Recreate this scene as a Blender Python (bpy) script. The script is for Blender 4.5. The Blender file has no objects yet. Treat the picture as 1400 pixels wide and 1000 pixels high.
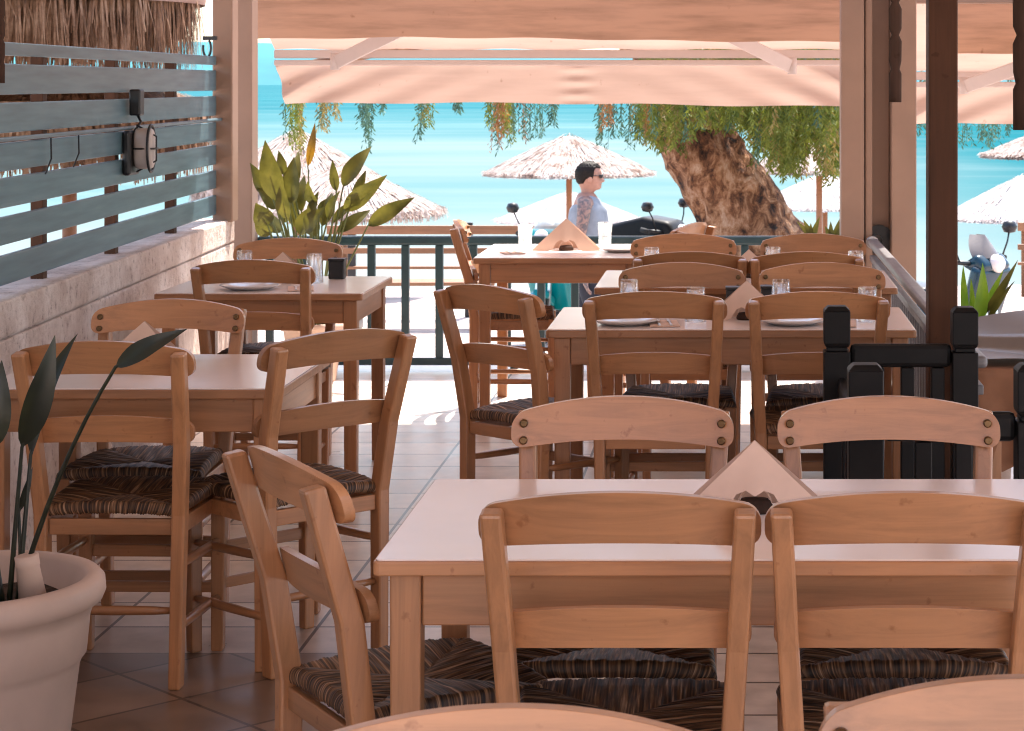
import bpy, bmesh, math, random
from mathutils import Vector, Matrix, Euler
random.seed(7)
R = math.radians
C = bpy.context.scene.collection
F, PX, PY, H = 2900.0, 1003.0, 114.0, 1.57      # focal length in photo pixels, principal point, eye height

def W(px, py, d):                                # the point at depth d that the photo shows at (px, py)
    return Vector(((px - PX) * d / F, d, H - (py - PY) * d / F))

# ------------------------------------------------------------------ materials
def new_mat(name):
    m = bpy.data.materials.new(name); m.use_nodes = True
    nt = m.node_tree
    return m, nt, nt.nodes['Principled BSDF']
def N(nt, t, **kw):
    n = nt.nodes.new(t)
    for k, v in kw.items():
        if k in n.inputs: n.inputs[k].default_value = v
        else: setattr(n, k, v)
    return n
def ramp(nt, fac, stops):
    r = nt.nodes.new('ShaderNodeValToRGB')
    els = r.color_ramp.elements
    while len(els) > len(stops): els.remove(els[-1])
    while len(els) < len(stops): els.new(0.5)
    for e, (p, c) in zip(els, stops):
        e.position = p; e.color = (*c, 1)
    nt.links.new(fac, r.inputs[0]); return r.outputs[0]
def coords(nt, scale=(1, 1, 1), kind='Object'):
    tc = N(nt, 'ShaderNodeTexCoord'); mp = N(nt, 'ShaderNodeMapping')
    mp.inputs['Scale'].default_value = scale
    nt.links.new(tc.outputs[kind], mp.inputs[0]); return mp.outputs[0]
def bump(nt, bsdf, height, strength=0.3, dist=0.01):
    b = N(nt, 'ShaderNodeBump'); b.inputs['Strength'].default_value = strength; b.inputs['Distance'].default_value = dist
    nt.links.new(height, b.inputs['Height']); nt.links.new(b.outputs[0], bsdf.inputs['Normal'])

def plain(name, col, rough=0.5, var=0.12, scale=12, metal=0, bmp=0.0, spec=0.5):
    m, nt, b = new_mat(name)
    n = N(nt, 'ShaderNodeTexNoise'); n.inputs['Scale'].default_value = scale; n.inputs['Detail'].default_value = 5
    nt.links.new(coords(nt), n.inputs['Vector'])
    lo = tuple(c * (1 - var) for c in col); hi = tuple(min(1, c * (1 + var)) for c in col)
    nt.links.new(ramp(nt, n.outputs['Fac'], [(0.3, lo), (0.7, hi)]), b.inputs['Base Color'])
    b.inputs['Roughness'].default_value = rough; b.inputs['Metallic'].default_value = metal
    b.inputs['Specular IOR Level'].default_value = spec
    if bmp: bump(nt, b, n.outputs['Fac'], bmp, 0.01)
    return m

def wood(name, axis, col, rough=0.42, dark=0.72, coat=0.6):
    m, nt, b = new_mat(name)
    sc = [38, 38, 38]; sc[axis] = 2.2
    oi = N(nt, 'ShaderNodeObjectInfo')
    v = coords(nt, sc)
    ad = N(nt, 'ShaderNodeVectorMath', operation='ADD')
    mul = N(nt, 'ShaderNodeMath', operation='MULTIPLY'); mul.inputs[1].default_value = 37
    nt.links.new(oi.outputs['Random'], mul.inputs[0])
    nt.links.new(v, ad.inputs[0]); nt.links.new(mul.outputs[0], ad.inputs[1])
    n = N(nt, 'ShaderNodeTexNoise'); n.inputs['Scale'].default_value = 1.0; n.inputs['Detail'].default_value = 6; n.inputs['Roughness'].default_value = 0.65
    n.inputs['Distortion'].default_value = 0.6
    nt.links.new(ad.outputs[0], n.inputs['Vector'])
    lo = tuple(c * dark for c in col); hi = tuple(min(1, c * 1.14) for c in col)
    base = ramp(nt, n.outputs['Fac'], [(0.28, lo), (0.55, col), (0.8, hi)])
    n2 = N(nt, 'ShaderNodeTexNoise'); n2.inputs['Scale'].default_value = 5; n2.inputs['Detail'].default_value = 3
    nt.links.new(coords(nt), n2.inputs['Vector'])
    hs = N(nt, 'ShaderNodeHueSaturation')
    mr = N(nt, 'ShaderNodeMapRange'); mr.inputs['To Min'].default_value = 0.80; mr.inputs['To Max'].default_value = 1.14
    nt.links.new(oi.outputs['Random'], mr.inputs[0]); 
    mm = N(nt, 'ShaderNodeMath', operation='MULTIPLY_ADD'); mm.inputs[1].default_value = 0.35; mm.inputs[2].default_value = 0.83
    nt.links.new(n2.outputs['Fac'], mm.inputs[0])
    m3 = N(nt, 'ShaderNodeMath', operation='MULTIPLY')
    nt.links.new(mr.outputs[0], m3.inputs[0]); nt.links.new(mm.outputs[0], m3.inputs[1])
    nt.links.new(m3.outputs[0], hs.inputs['Value']); nt.links.new(base, hs.inputs['Color'])
    sc_ = N(nt, 'ShaderNodeTexNoise'); sc_.inputs['Scale'].default_value = 34; sc_.inputs['Detail'].default_value = 4; nt.links.new(ad.outputs[0], sc_.inputs['Vector'])
    v3 = coords(nt, (1, 1, 1)); ad3 = N(nt, 'ShaderNodeVectorMath', operation='ADD'); nt.links.new(v3, ad3.inputs[0]); nt.links.new(mul.outputs[0], ad3.inputs[1]); nt.links.new(ad3.outputs[0], sc_.inputs['Vector'])
    spt = ramp(nt, sc_.outputs['Fac'], [(0.66, (1, 1, 1)), (0.74, (0.62, 0.5, 0.42))])
    mxs = N(nt, 'ShaderNodeMix', data_type='RGBA', blend_type='MULTIPLY'); mxs.inputs[0].default_value = .7
    nt.links.new(hs.outputs[0], mxs.inputs[6]); nt.links.new(spt, mxs.inputs[7])
    nt.links.new(mxs.outputs[2], b.inputs['Base Color'])
    b.inputs['Roughness'].default_value = rough
    b.inputs['Coat Weight'].default_value = coat; b.inputs['Coat Roughness'].default_value = 0.2
    bump(nt, b, n.outputs['Fac'], 0.12, 0.002)
    return m

WC = (0.46, 0.205, 0.086)
M = {}
M['wood_x'] = wood('beech along x', 0, WC); M['wood_y'] = wood('beech along y', 1, WC); M['wood_z'] = wood('beech along z', 2, WC)
M['dark_wood'] = wood('dark stained wood', 2, (0.085, 0.034, 0.016), 0.6, .72, 0)
M['dark_wood'].node_tree.nodes['Principled BSDF'].inputs['Specular IOR Level'].default_value = .2
M['pendant'] = wood('carved dark wood', 2, (0.06, 0.032, 0.022), 0.8, .72, 0)
M['pendant'].node_tree.nodes['Principled BSDF'].inputs['Specular IOR Level'].default_value = .15
M['plank'] = wood('promenade plank', 0, (0.27, 0.12, 0.055), 0.6, .72, 0)
M['black'] = plain('black paint', (0.007, 0.006, 0.006), 0.5, 0.25, 12, 0, 0, .22)
M['laminate'] = plain('white laminate', (0.93, 0.80, 0.75), 0.2, 0.03, 5, 0, 0, .95)
M['post_paint'] = plain('beige post paint', (0.29, 0.185, 0.135), 0.5, 0.07, 6, 0, .1, .35)
M['rail_paint'] = plain('teal grey rail paint', (0.024, 0.062, 0.076), 0.35, 0.15, 9)
M['rail_grey'] = plain('worn grey rail paint', (0.16, 0.15, 0.155), 0.38, 0.2, 14)
M['brass'] = plain('dark brass screw', (0.16, 0.10, 0.05), 0.35, 0.2, 30, 0.9)
M['ceramic'] = plain('white ceramic', (0.72, 0.66, 0.63), 0.15, 0.02)
M['napkin'] = plain('paper napkin', (0.74, 0.52, 0.41), 0.85, 0.05, 20)
M['steel'] = plain('brushed steel', (0.6, 0.58, 0.56), 0.28, 0.1, 30, 1.0)
M['dark_plastic'] = plain('dark plastic', (0.012, 0.012, 0.014), 0.4, 0.2)
M['grey_plastic'] = plain('grey plastic', (0.46, 0.40, 0.37), 0.45, 0.15, 8)
M['pot'] = plain('white plastic pot', (0.56, 0.41, 0.335), 0.55, 0.13, 5, 0, 0.1)
M['soil'] = plain('potting soil', (0.05, 0.03, 0.02), 0.95, 0.5, 60, 0, 0.8)
M['terracotta'] = plain('pale clay cup', (0.66, 0.48, 0.38), 0.7, 0.08, 14)
M['white_metal'] = plain('white awning metal', (0.62, 0.52, 0.48), 0.35, 0.03)
M['rubber'] = plain('tyre rubber', (0.02, 0.02, 0.02), 0.8, 0.2)
M['teal_paint'] = plain('teal scooter paint', (0.0, 0.20, 0.21), 0.22, 0.05)
M['blue_paint'] = plain('petrol blue scooter paint', (0.004, 0.030, 0.05), 0.2, 0.05)
M['ice_paint'] = plain('pale blue scooter paint', (0.25, 0.36, 0.50), 0.25, 0.05)
M['skin'] = plain('skin', (0.42, 0.21, 0.145), 0.5, 0.12, 18)
M['hair'] = plain('dark hair', (0.010, 0.006, 0.004), 0.6, 0.4, 60, 0, 0.5, .25)
M['shirt'] = plain('grey blue cotton', (0.26, 0.29, 0.33), 0.9, 0.1, 20, 0, 0.2)
M['trousers'] = plain('dark trousers', (0.02, 0.02, 0.028), 0.85, 0.2)
M['stem'] = plain('plant stem', (0.10, 0.12, 0.03), 0.5, 0.2)
M['cloth_brown'] = plain('brown cloth', (0.30, 0.135, 0.07), 0.85, 0.15, 10, 0, 0.2)
M['tarp'] = plain('grey plastic sheet', (0.16, 0.14, 0.13), 0.35, 0.15, 6)
M['white_hull'] = plain('white boat paint', (0.8, 0.8, 0.8), 0.4, 0.03)
M['sky_panel'] = plain('pale glass windscreen', (0.45, 0.62, 0.64), 0.1, 0.05); M['sky_panel'].node_tree.nodes['Principled BSDF'].inputs['Alpha'].default_value = 0.5

def slat_mat():
    m, nt, b = new_mat('blue grey slat paint')
    v = coords(nt, (30, 0.9, 30))
    n = N(nt, 'ShaderNodeTexNoise'); n.inputs['Scale'].default_value = 1.3; n.inputs['Detail'].default_value = 6
    nt.links.new(v, n.inputs['Vector'])
    nt.links.new(ramp(nt, n.outputs['Fac'], [(0.25, (0.05, 0.095, 0.122)), (0.55, (0.082, 0.155, 0.19)), (0.8, (0.125, 0.20, 0.235))]), b.inputs['Base Color'])
    b.inputs['Roughness'].default_value = 0.38
    bump(nt, b, n.outputs['Fac'], 0.15, 0.003)
    return m
M['slat'] = slat_mat()

def plaster():
    m, nt, b = new_mat('rough limewashed wall')
    v = coords(nt)
    n = N(nt, 'ShaderNodeTexNoise'); n.inputs['Scale'].default_value = 26; n.inputs['Detail'].default_value = 9; n.inputs['Roughness'].default_value = 0.7
    nt.links.new(v, n.inputs['Vector'])
    n2 = N(nt, 'ShaderNodeTexNoise'); n2.inputs['Scale'].default_value = 3.5; n2.inputs['Detail'].default_value = 5
    nt.links.new(v, n2.inputs['Vector'])
    c1 = ramp(nt, n.outputs['Fac'], [(0.30, (0.30, 0.23, 0.20)), (0.44, (0.78, 0.68, 0.63)), (0.7, (0.90, 0.82, 0.77))])
    c2 = ramp(nt, n2.outputs['Fac'], [(0.4, (0.72, 0.64, 0.60)), (0.65, (1, 1, 1))])
    mx = N(nt, 'ShaderNodeMix', data_type='RGBA', blend_type='MULTIPLY'); mx.inputs[0].default_value = 1
    nt.links.new(c1, mx.inputs[6]); nt.links.new(c2, mx.inputs[7])
    nt.links.new(mx.outputs[2], b.inputs['Base Color']); b.inputs['Roughness'].default_value = 0.9
    bump(nt, b, n.outputs['Fac'], 1.0, 0.02)
    return m
M['plaster'] = plaster()

def rush():
    m, nt, b = new_mat('woven rush')
    tc = N(nt, 'ShaderNodeAttribute', attribute_name='strand')
    mul = N(nt, 'ShaderNodeMath', operation='MULTIPLY'); mul.inputs[1].default_value = 210
    nt.links.new(tc.outputs['Fac'], mul.inputs[0])
    cmb = N(nt, 'ShaderNodeCombineXYZ'); nt.links.new(mul.outputs[0], cmb.inputs[0])
    v = coords(nt, (9, 9, 9))
    ad = N(nt, 'ShaderNodeVectorMath', operation='ADD'); nt.links.new(cmb.outputs[0], ad.inputs[0]); nt.links.new(v, ad.inputs[1])
    n = N(nt, 'ShaderNodeTexNoise'); n.inputs['Scale'].default_value = 1.0; n.inputs['Detail'].default_value = 3
    nt.links.new(ad.outputs[0], n.inputs['Vector'])
    nt.links.new(ramp(nt, n.outputs['Fac'], [(0.34, (0.010, 0.005, 0.003)), (0.50, (0.085, 0.037, 0.014)), (0.62, (0.26, 0.13, 0.058)), (0.76, (0.58, 0.38, 0.24))]), b.inputs['Base Color'])
    b.inputs['Roughness'].default_value = 0.55
    return m
M['rush'] = rush()

def fabric(name, col, trans=0.45, stain=0.0):
    m, nt, b = new_mat(name)
    v = coords(nt)
    n = N(nt, 'ShaderNodeTexNoise'); n.inputs['Scale'].default_value = 2.2; n.inputs['Detail'].default_value = 7; n.inputs['Roughness'].default_value = 0.62
    nt.links.new(coords(nt, (.7, 1, 7)), n.inputs['Vector'])
    lo = tuple(c * (0.90 - stain * 1.6) for c in col)
    base = ramp(nt, n.outputs['Fac'], [(0.32, lo), (0.55, col), (0.8, tuple(min(1, c * 1.08) for c in col))])
    # little mildew specks
    vo = N(nt, 'ShaderNodeTexNoise'); vo.inputs['Scale'].default_value = 17; vo.inputs['Detail'].default_value = 3
    nt.links.new(coords(nt, (1, 1, .7)), vo.inputs['Vector'])
    sp = ramp(nt, vo.outputs['Fac'], [(0.70, (1, 1, 1)), (0.76, (0.5, 0.4, 0.33))])
    mx = N(nt, 'ShaderNodeMix', data_type='RGBA', blend_type='MULTIPLY'); mx.inputs[0].default_value = 0.55
    nt.links.new(base, mx.inputs[6]); nt.links.new(sp, mx.inputs[7])
    d = N(nt, 'ShaderNodeBsdfDiffuse'); t = N(nt, 'ShaderNodeBsdfTranslucent'); s = N(nt, 'ShaderNodeMixShader')
    nt.links.new(mx.outputs[2], d.inputs[0]); nt.links.new(mx.outputs[2], t.inputs[0])
    s.inputs[0].default_value = trans
    nt.links.new(d.outputs[0], s.inputs[1]); nt.links.new(t.outputs[0], s.inputs[2])
    out = nt.nodes['Material Output']; nt.links.new(s.outputs[0], out.inputs[0])
    return m
M['canvas'] = fabric('pink beige awning canvas', (0.56, 0.39, 0.315), 0.22)
M['canvas_old'] = fabric('stained awning canvas', (0.52, 0.30, 0.19), 0.32, 0.12)
M['cover'] = fabric('dull cover canvas', (0.40, 0.27, 0.22), 0.08)  # duller and less translucent than the awning canvas
M['roof_canvas'] = fabric('cream roof canvas', (0.62, 0.48, 0.39), 0.05)

def leafmat(name, col, col2, trans=0.3, rough=0.4):
    m, nt, b = new_mat(name)
    n = N(nt, 'ShaderNodeTexNoise'); n.inputs['Scale'].default_value = 9; n.inputs['Detail'].default_value = 4
    nt.links.new(coords(nt), n.inputs['Vector'])
    c = ramp(nt, n.outputs['Fac'], [(0.35, col), (0.65, col2)])
    nt.links.new(c, b.inputs['Base Color']); b.inputs['Roughness'].default_value = rough
    t = N(nt, 'ShaderNodeBsdfTranslucent'); s = N(nt, 'ShaderNodeMixShader'); s.inputs[0].default_value = trans
    nt.links.new(c, t.inputs[0]); nt.links.new(b.outputs[0], s.inputs[1]); nt.links.new(t.outputs[0], s.inputs[2])
    nt.links.new(s.outputs[0], nt.nodes['Material Output'].inputs[0])
    return m
M['leaf'] = leafmat('strelitzia leaf', (0.055, 0.055, 0.008), (0.15, 0.135, 0.022), 0.45)
M['leaf_dark'] = leafmat('dark glossy leaf', (0.014, 0.017, 0.010), (0.032, 0.036, 0.017), 0.1, 0.36)
M['leaf_lime'] = leafmat('lime leaf', (0.14, 0.30, 0.015), (0.26, 0.42, 0.03), 0.4)
M['leaf_yellow'] = leafmat('yellow bud', (0.50, 0.26, 0.01), (0.16, 0.10, 0.02), 0.3)
M['needle'] = leafmat('tamarisk green', (0.07, 0.10, 0.006), (0.19, 0.21, 0.02), 0.35, 0.6)
M['needle_blue'] = leafmat('tamarisk blue green', (0.03, 0.085, 0.05), (0.08, 0.16, 0.10), 0.35, 0.6)
M['needle_gold'] = leafmat('tamarisk dry gold', (0.19, 0.125, 0.02), (0.30, 0.23, 0.07), 0.35, 0.6)
M['needle_rust'] = leafmat('tamarisk rust', (0.20, 0.08, 0.02), (0.34, 0.15, 0.04), 0.3, 0.6)

def bark():
    m, nt, b = new_mat('furrowed bark')
    v = coords(nt, (1, 1, .62))
    n = N(nt, 'ShaderNodeTexNoise'); n.inputs['Scale'].default_value = 7.5; n.inputs['Detail'].default_value = 9; n.inputs['Roughness'].default_value = 0.72; n.inputs['Distortion'].default_value = 0.5
    nt.links.new(v, n.inputs['Vector'])
    n2 = N(nt, 'ShaderNodeTexNoise'); n2.inputs['Scale'].default_value = 2.4; n2.inputs['Detail'].default_value = 3
    nt.links.new(v, n2.inputs['Vector'])
    c1 = ramp(nt, n.outputs['Fac'], [(0.38, (0.016, 0.007, 0.004)), (0.47, (0.19, 0.082, 0.036)), (0.55, (0.42, 0.24, 0.14)), (0.66, (0.62, 0.47, 0.37))])
    c2 = ramp(nt, n2.outputs['Fac'], [(0.4, (1.0, 0.86, 0.7)), (0.62, (0.95, 0.84, 0.74))])
    mx = N(nt, 'ShaderNodeMix', data_type='RGBA', blend_type='MULTIPLY'); mx.inputs[0].default_value = 1
    nt.links.new(c1, mx.inputs[6]); nt.links.new(c2, mx.inputs[7])
    nt.links.new(mx.outputs[2], b.inputs['Base Color']); b.inputs['Roughness'].default_value = 0.9
    bump(nt, b, n.outputs['Fac'], 1.0, 0.08)
    return m
M['bark'] = bark()

def thatch_mat(name, a, bb, c):
    m, nt, b = new_mat(name)
    n = N(nt, 'ShaderNodeTexNoise'); n.inputs['Scale'].default_value = 5; n.inputs['Detail'].default_value = 8; n.inputs['Roughness'].default_value = 0.75
    nt.links.new(coords(nt), n.inputs['Vector'])
    nt.links.new(ramp(nt, n.outputs['Fac'], [(0.36, a), (0.48, bb), (0.66, c)]), b.inputs['Base Color'])
    b.inputs['Roughness'].default_value = 0.85
    return m
M['thatch'] = thatch_mat('sun bleached thatch', (0.16, 0.08, 0.05), (0.40, 0.31, 0.265), (0.56, 0.49, 0.45))
M['thatch_brown'] = thatch_mat('brown thatch', (0.07, 0.035, 0.018), (0.22, 0.12, 0.065), (0.42, 0.27, 0.17))
M['thatch_white'] = thatch_mat('bleached white thatch', (0.38, 0.31, 0.28), (0.55, 0.50, 0.48), (0.66, 0.63, 0.61))

def tiles():
    m, nt, b = new_mat('terrace tiles')
    tc = N(nt, 'ShaderNodeTexCoord')
    def brick(rotz, off, w, hh, loc):
        mp = N(nt, 'ShaderNodeMapping'); mp.inputs['Rotation'].default_value = (0, 0, rotz); mp.inputs['Location'].default_value = loc
        nt.links.new(tc.outputs['Object'], mp.inputs[0])
        br = N(nt, 'ShaderNodeTexBrick'); br.offset = off; br.offset_frequency = 2
        br.inputs['Scale'].default_value = 1; br.inputs['Brick Width'].default_value = w; br.inputs['Row Height'].default_value = hh
        br.inputs['Mortar Size'].default_value = 0.006; br.inputs['Mortar Smooth'].default_value = 0.2; br.inputs['Bias'].default_value = 0
        br.inputs['Color1'].default_value = (0.60, 0.48, 0.41, 1); br.inputs['Color2'].default_value = (0.77, 0.66, 0.58, 1)
        br.inputs['Mortar'].default_value = (0.09, 0.055, 0.04, 1)
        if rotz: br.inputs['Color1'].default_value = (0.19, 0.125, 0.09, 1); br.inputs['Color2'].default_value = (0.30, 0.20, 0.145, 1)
        nt.links.new(mp.outputs[0], br.inputs['Vector']); return br
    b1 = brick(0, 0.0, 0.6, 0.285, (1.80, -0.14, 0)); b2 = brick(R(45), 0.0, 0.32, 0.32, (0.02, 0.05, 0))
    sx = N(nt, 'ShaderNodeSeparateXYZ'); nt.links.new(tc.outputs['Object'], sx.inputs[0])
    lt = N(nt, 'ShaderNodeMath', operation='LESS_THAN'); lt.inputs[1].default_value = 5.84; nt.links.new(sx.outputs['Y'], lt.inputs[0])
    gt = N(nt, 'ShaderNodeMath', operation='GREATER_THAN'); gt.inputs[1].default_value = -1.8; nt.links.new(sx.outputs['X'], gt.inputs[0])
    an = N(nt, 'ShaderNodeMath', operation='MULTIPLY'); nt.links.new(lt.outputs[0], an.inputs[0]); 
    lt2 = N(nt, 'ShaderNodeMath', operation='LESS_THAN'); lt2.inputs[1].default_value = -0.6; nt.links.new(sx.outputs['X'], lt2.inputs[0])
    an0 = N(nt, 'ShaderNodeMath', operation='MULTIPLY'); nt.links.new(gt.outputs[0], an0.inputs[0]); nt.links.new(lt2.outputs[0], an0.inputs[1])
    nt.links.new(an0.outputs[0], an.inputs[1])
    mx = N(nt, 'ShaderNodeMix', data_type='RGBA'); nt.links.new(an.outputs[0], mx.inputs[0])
    nt.links.new(b1.outputs['Color'], mx.inputs[6]); nt.links.new(b2.outputs['Color'], mx.inputs[7])
    n = N(nt, 'ShaderNodeTexNoise'); n.inputs['Scale'].default_value = 8; n.inputs['Detail'].default_value = 8
    nt.links.new(tc.outputs['Object'], n.inputs['Vector'])
    mt = N(nt, 'ShaderNodeMix', data_type='RGBA', blend_type='MULTIPLY'); mt.inputs[0].default_value = 1
    nt.links.new(mx.outputs[2], mt.inputs[6]); nt.links.new(ramp(nt, n.outputs['Fac'], [(0.3, (0.72, 0.70, 0.68)), (0.7, (1.1, 1.1, 1.1))]), mt.inputs[7])
    nt.links.new(mt.outputs[2], b.inputs['Base Color'])
    mr = N(nt, 'ShaderNodeMapRange'); mr.inputs['To Min'].default_value = 0.22; mr.inputs['To Max'].default_value = 0.42
    nt.links.new(n.outputs['Fac'], mr.inputs[0]); nt.links.new(mr.outputs[0], b.inputs['Roughness'])
    bump(nt, b, mt.outputs[2], 0.25, 0.004)
    return m
M['tiles'] = tiles()

def sand():
    m, nt, b = new_mat('sunlit sand')
    n = N(nt, 'ShaderNodeTexNoise'); n.inputs['Scale'].default_value = 0.9; n.inputs['Detail'].default_value = 10; n.inputs['Roughness'].default_value = 0.7
    nt.links.new(coords(nt), n.inputs['Vector'])
    nt.links.new(ramp(nt, n.outputs['Fac'], [(0.35, (0.38, 0.29, 0.245)), (0.6, (0.54, 0.45, 0.405))]), b.inputs['Base Color'])
    b.inputs['Roughness'].default_value = 0.95
    bump(nt, b, n.outputs['Fac'], 0.6, 0.06)
    return m
M['sand'] = sand()
def sea():
    m, nt, b = new_mat('turquoise sea')
    tc = N(nt, 'ShaderNodeTexCoord')
    mp = N(nt, 'ShaderNodeMapping'); mp.inputs['Scale'].default_value = (0.05, 0.11, 1); nt.links.new(tc.outputs['Object'], mp.inputs[0])
    n = N(nt, 'ShaderNodeTexNoise'); n.inputs['Scale'].default_value = 1; n.inputs['Detail'].default_value = 7; n.inputs['Roughness'].default_value = 0.62
    nt.links.new(mp.outputs[0], n.inputs['Vector'])
    mp2 = N(nt, 'ShaderNodeMapping'); mp2.inputs['Scale'].default_value = (0.006, 0.028, 1); nt.links.new(tc.outputs['Object'], mp2.inputs[0])
    n2 = N(nt, 'ShaderNodeTexNoise'); n2.inputs['Scale'].default_value = 1; n2.inputs['Detail'].default_value = 4; nt.links.new(mp2.outputs[0], n2.inputs['Vector'])
    sx = N(nt, 'ShaderNodeSeparateXYZ'); nt.links.new(tc.outputs['Object'], sx.inputs[0])
    mr = N(nt, 'ShaderNodeMapRange'); mr.inputs['From Min'].default_value = 45; mr.inputs['From Max'].default_value = 420
    nt.links.new(sx.outputs['Y'], mr.inputs[0])
    deep = ramp(nt, mr.outputs[0], [(0.0, (0.175, 0.21, 0.20)), (0.2, (0.13, 0.185, 0.185)), (0.5, (0.07, 0.155, 0.165)), (1.0, (0.03, 0.125, 0.145))])
    mx = N(nt, 'ShaderNodeMix', data_type='RGBA', blend_type='MULTIPLY'); mx.inputs[0].default_value = 1
    nt.links.new(deep, mx.inputs[6]); nt.links.new(ramp(nt, n2.outputs['Fac'], [(0.35, (0.55, 0.82, 0.86)), (0.65, (1.2, 1.08, 1.06))]), mx.inputs[7])
    mrx = N(nt, 'ShaderNodeMapRange'); mrx.inputs['From Min'].default_value = 2; mrx.inputs['From Max'].default_value = 18; nt.links.new(sx.outputs['X'], mrx.inputs[0])
    mxd = N(nt, 'ShaderNodeMix', data_type='RGBA'); nt.links.new(mrx.outputs[0], mxd.inputs[0]); nt.links.new(mx.outputs[2], mxd.inputs[6]); mxd.inputs[7].default_value = (0.012, 0.100, 0.118, 1)
    mx2 = N(nt, 'ShaderNodeMix', data_type='RGBA'); nt.links.new(ramp(nt, n.outputs['Fac'], [(0.48, (0, 0, 0)), (0.75, (0.26, 0.26, 0.26))]), mx2.inputs[0])
    nt.links.new(mxd.outputs[2], mx2.inputs[6]); mx2.inputs[7].default_value = (0.20, 0.24, 0.235, 1)
    nt.links.new(mx2.outputs[2], b.inputs['Base Color'])
    b.inputs['Roughness'].default_value = 0.6; b.inputs['Specular IOR Level'].default_value = 0.0
    bump(nt, b, n.outputs['Fac'], 0.35, 0.25)
    return m
M['sea'] = sea()
M['hills'] = plain('hazy far coast', (0.022, 0.15, 0.17), 0.95, 0.25, 0.004)
M['paving'] = plain('pale promenade paving', (0.46, 0.375, 0.335), 0.85, 0.25, 2.5, 0, 0.2)
M['render'] = plain('terrace edge render', (0.68, 0.60, 0.56), 0.85, 0.08, 8)
def glassmat():
    m, nt, b = new_mat('clear glass')
    b.inputs['Base Color'].default_value = (0.96, 0.97, 0.97, 1); b.inputs['Roughness'].default_value = 0.03
    b.inputs['Transmission Weight'].default_value = 1.0; b.inputs['IOR'].default_value = 1.45
    t = N(nt, 'ShaderNodeBsdfTransparent'); s = N(nt, 'ShaderNodeMixShader'); s.inputs[0].default_value = 0.32
    t.inputs[0].default_value = (.93, .95, .95, 1)
    nt.links.new(t.outputs[0], s.inputs[1]); nt.links.new(b.outputs[0], s.inputs[2]); nt.links.new(s.outputs[0], nt.nodes['Material Output'].inputs[0])
    return m
M['glass'] = glassmat()
def tattoo():
    m, nt, b = new_mat('tattooed skin')
    n = N(nt, 'ShaderNodeTexNoise'); n.inputs['Scale'].default_value = 24; n.inputs['Detail'].default_value = 4; n.inputs['Distortion'].default_value = 1.5
    nt.links.new(coords(nt), n.inputs['Vector'])
    ink = ramp(nt, n.outputs['Fac'], [(0.42, (0.12, 0.095, 0.095)), (0.56, (0.33, 0.19, 0.145))])
    sx = N(nt, 'ShaderNodeSeparateXYZ'); nt.links.new(coords(nt), sx.inputs[0])
    g1 = N(nt, 'ShaderNodeMath', operation='LESS_THAN'); g1.inputs[1].default_value = 1.50; nt.links.new(sx.outputs['Z'], g1.inputs[0])
    ab = N(nt, 'ShaderNodeMath', operation='ABSOLUTE'); nt.links.new(sx.outputs['Y'], ab.inputs[0])
    g2 = N(nt, 'ShaderNodeMath', operation='GREATER_THAN'); g2.inputs[1].default_value = .13; nt.links.new(ab.outputs[0], g2.inputs[0])
    g = N(nt, 'ShaderNodeMath', operation='MULTIPLY'); nt.links.new(g1.outputs[0], g.inputs[0]); nt.links.new(g2.outputs[0], g.inputs[1])
    mx = N(nt, 'ShaderNodeMix', data_type='RGBA'); nt.links.new(g.outputs[0], mx.inputs[0])
    mx.inputs[6].default_value = (0.42, 0.21, 0.145, 1); nt.links.new(ink, mx.inputs[7])
    nt.links.new(mx.outputs[2], b.inputs['Base Color']); b.inputs['Roughness'].default_value = 0.5
    return m
M['tattoo'] = tattoo()

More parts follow.
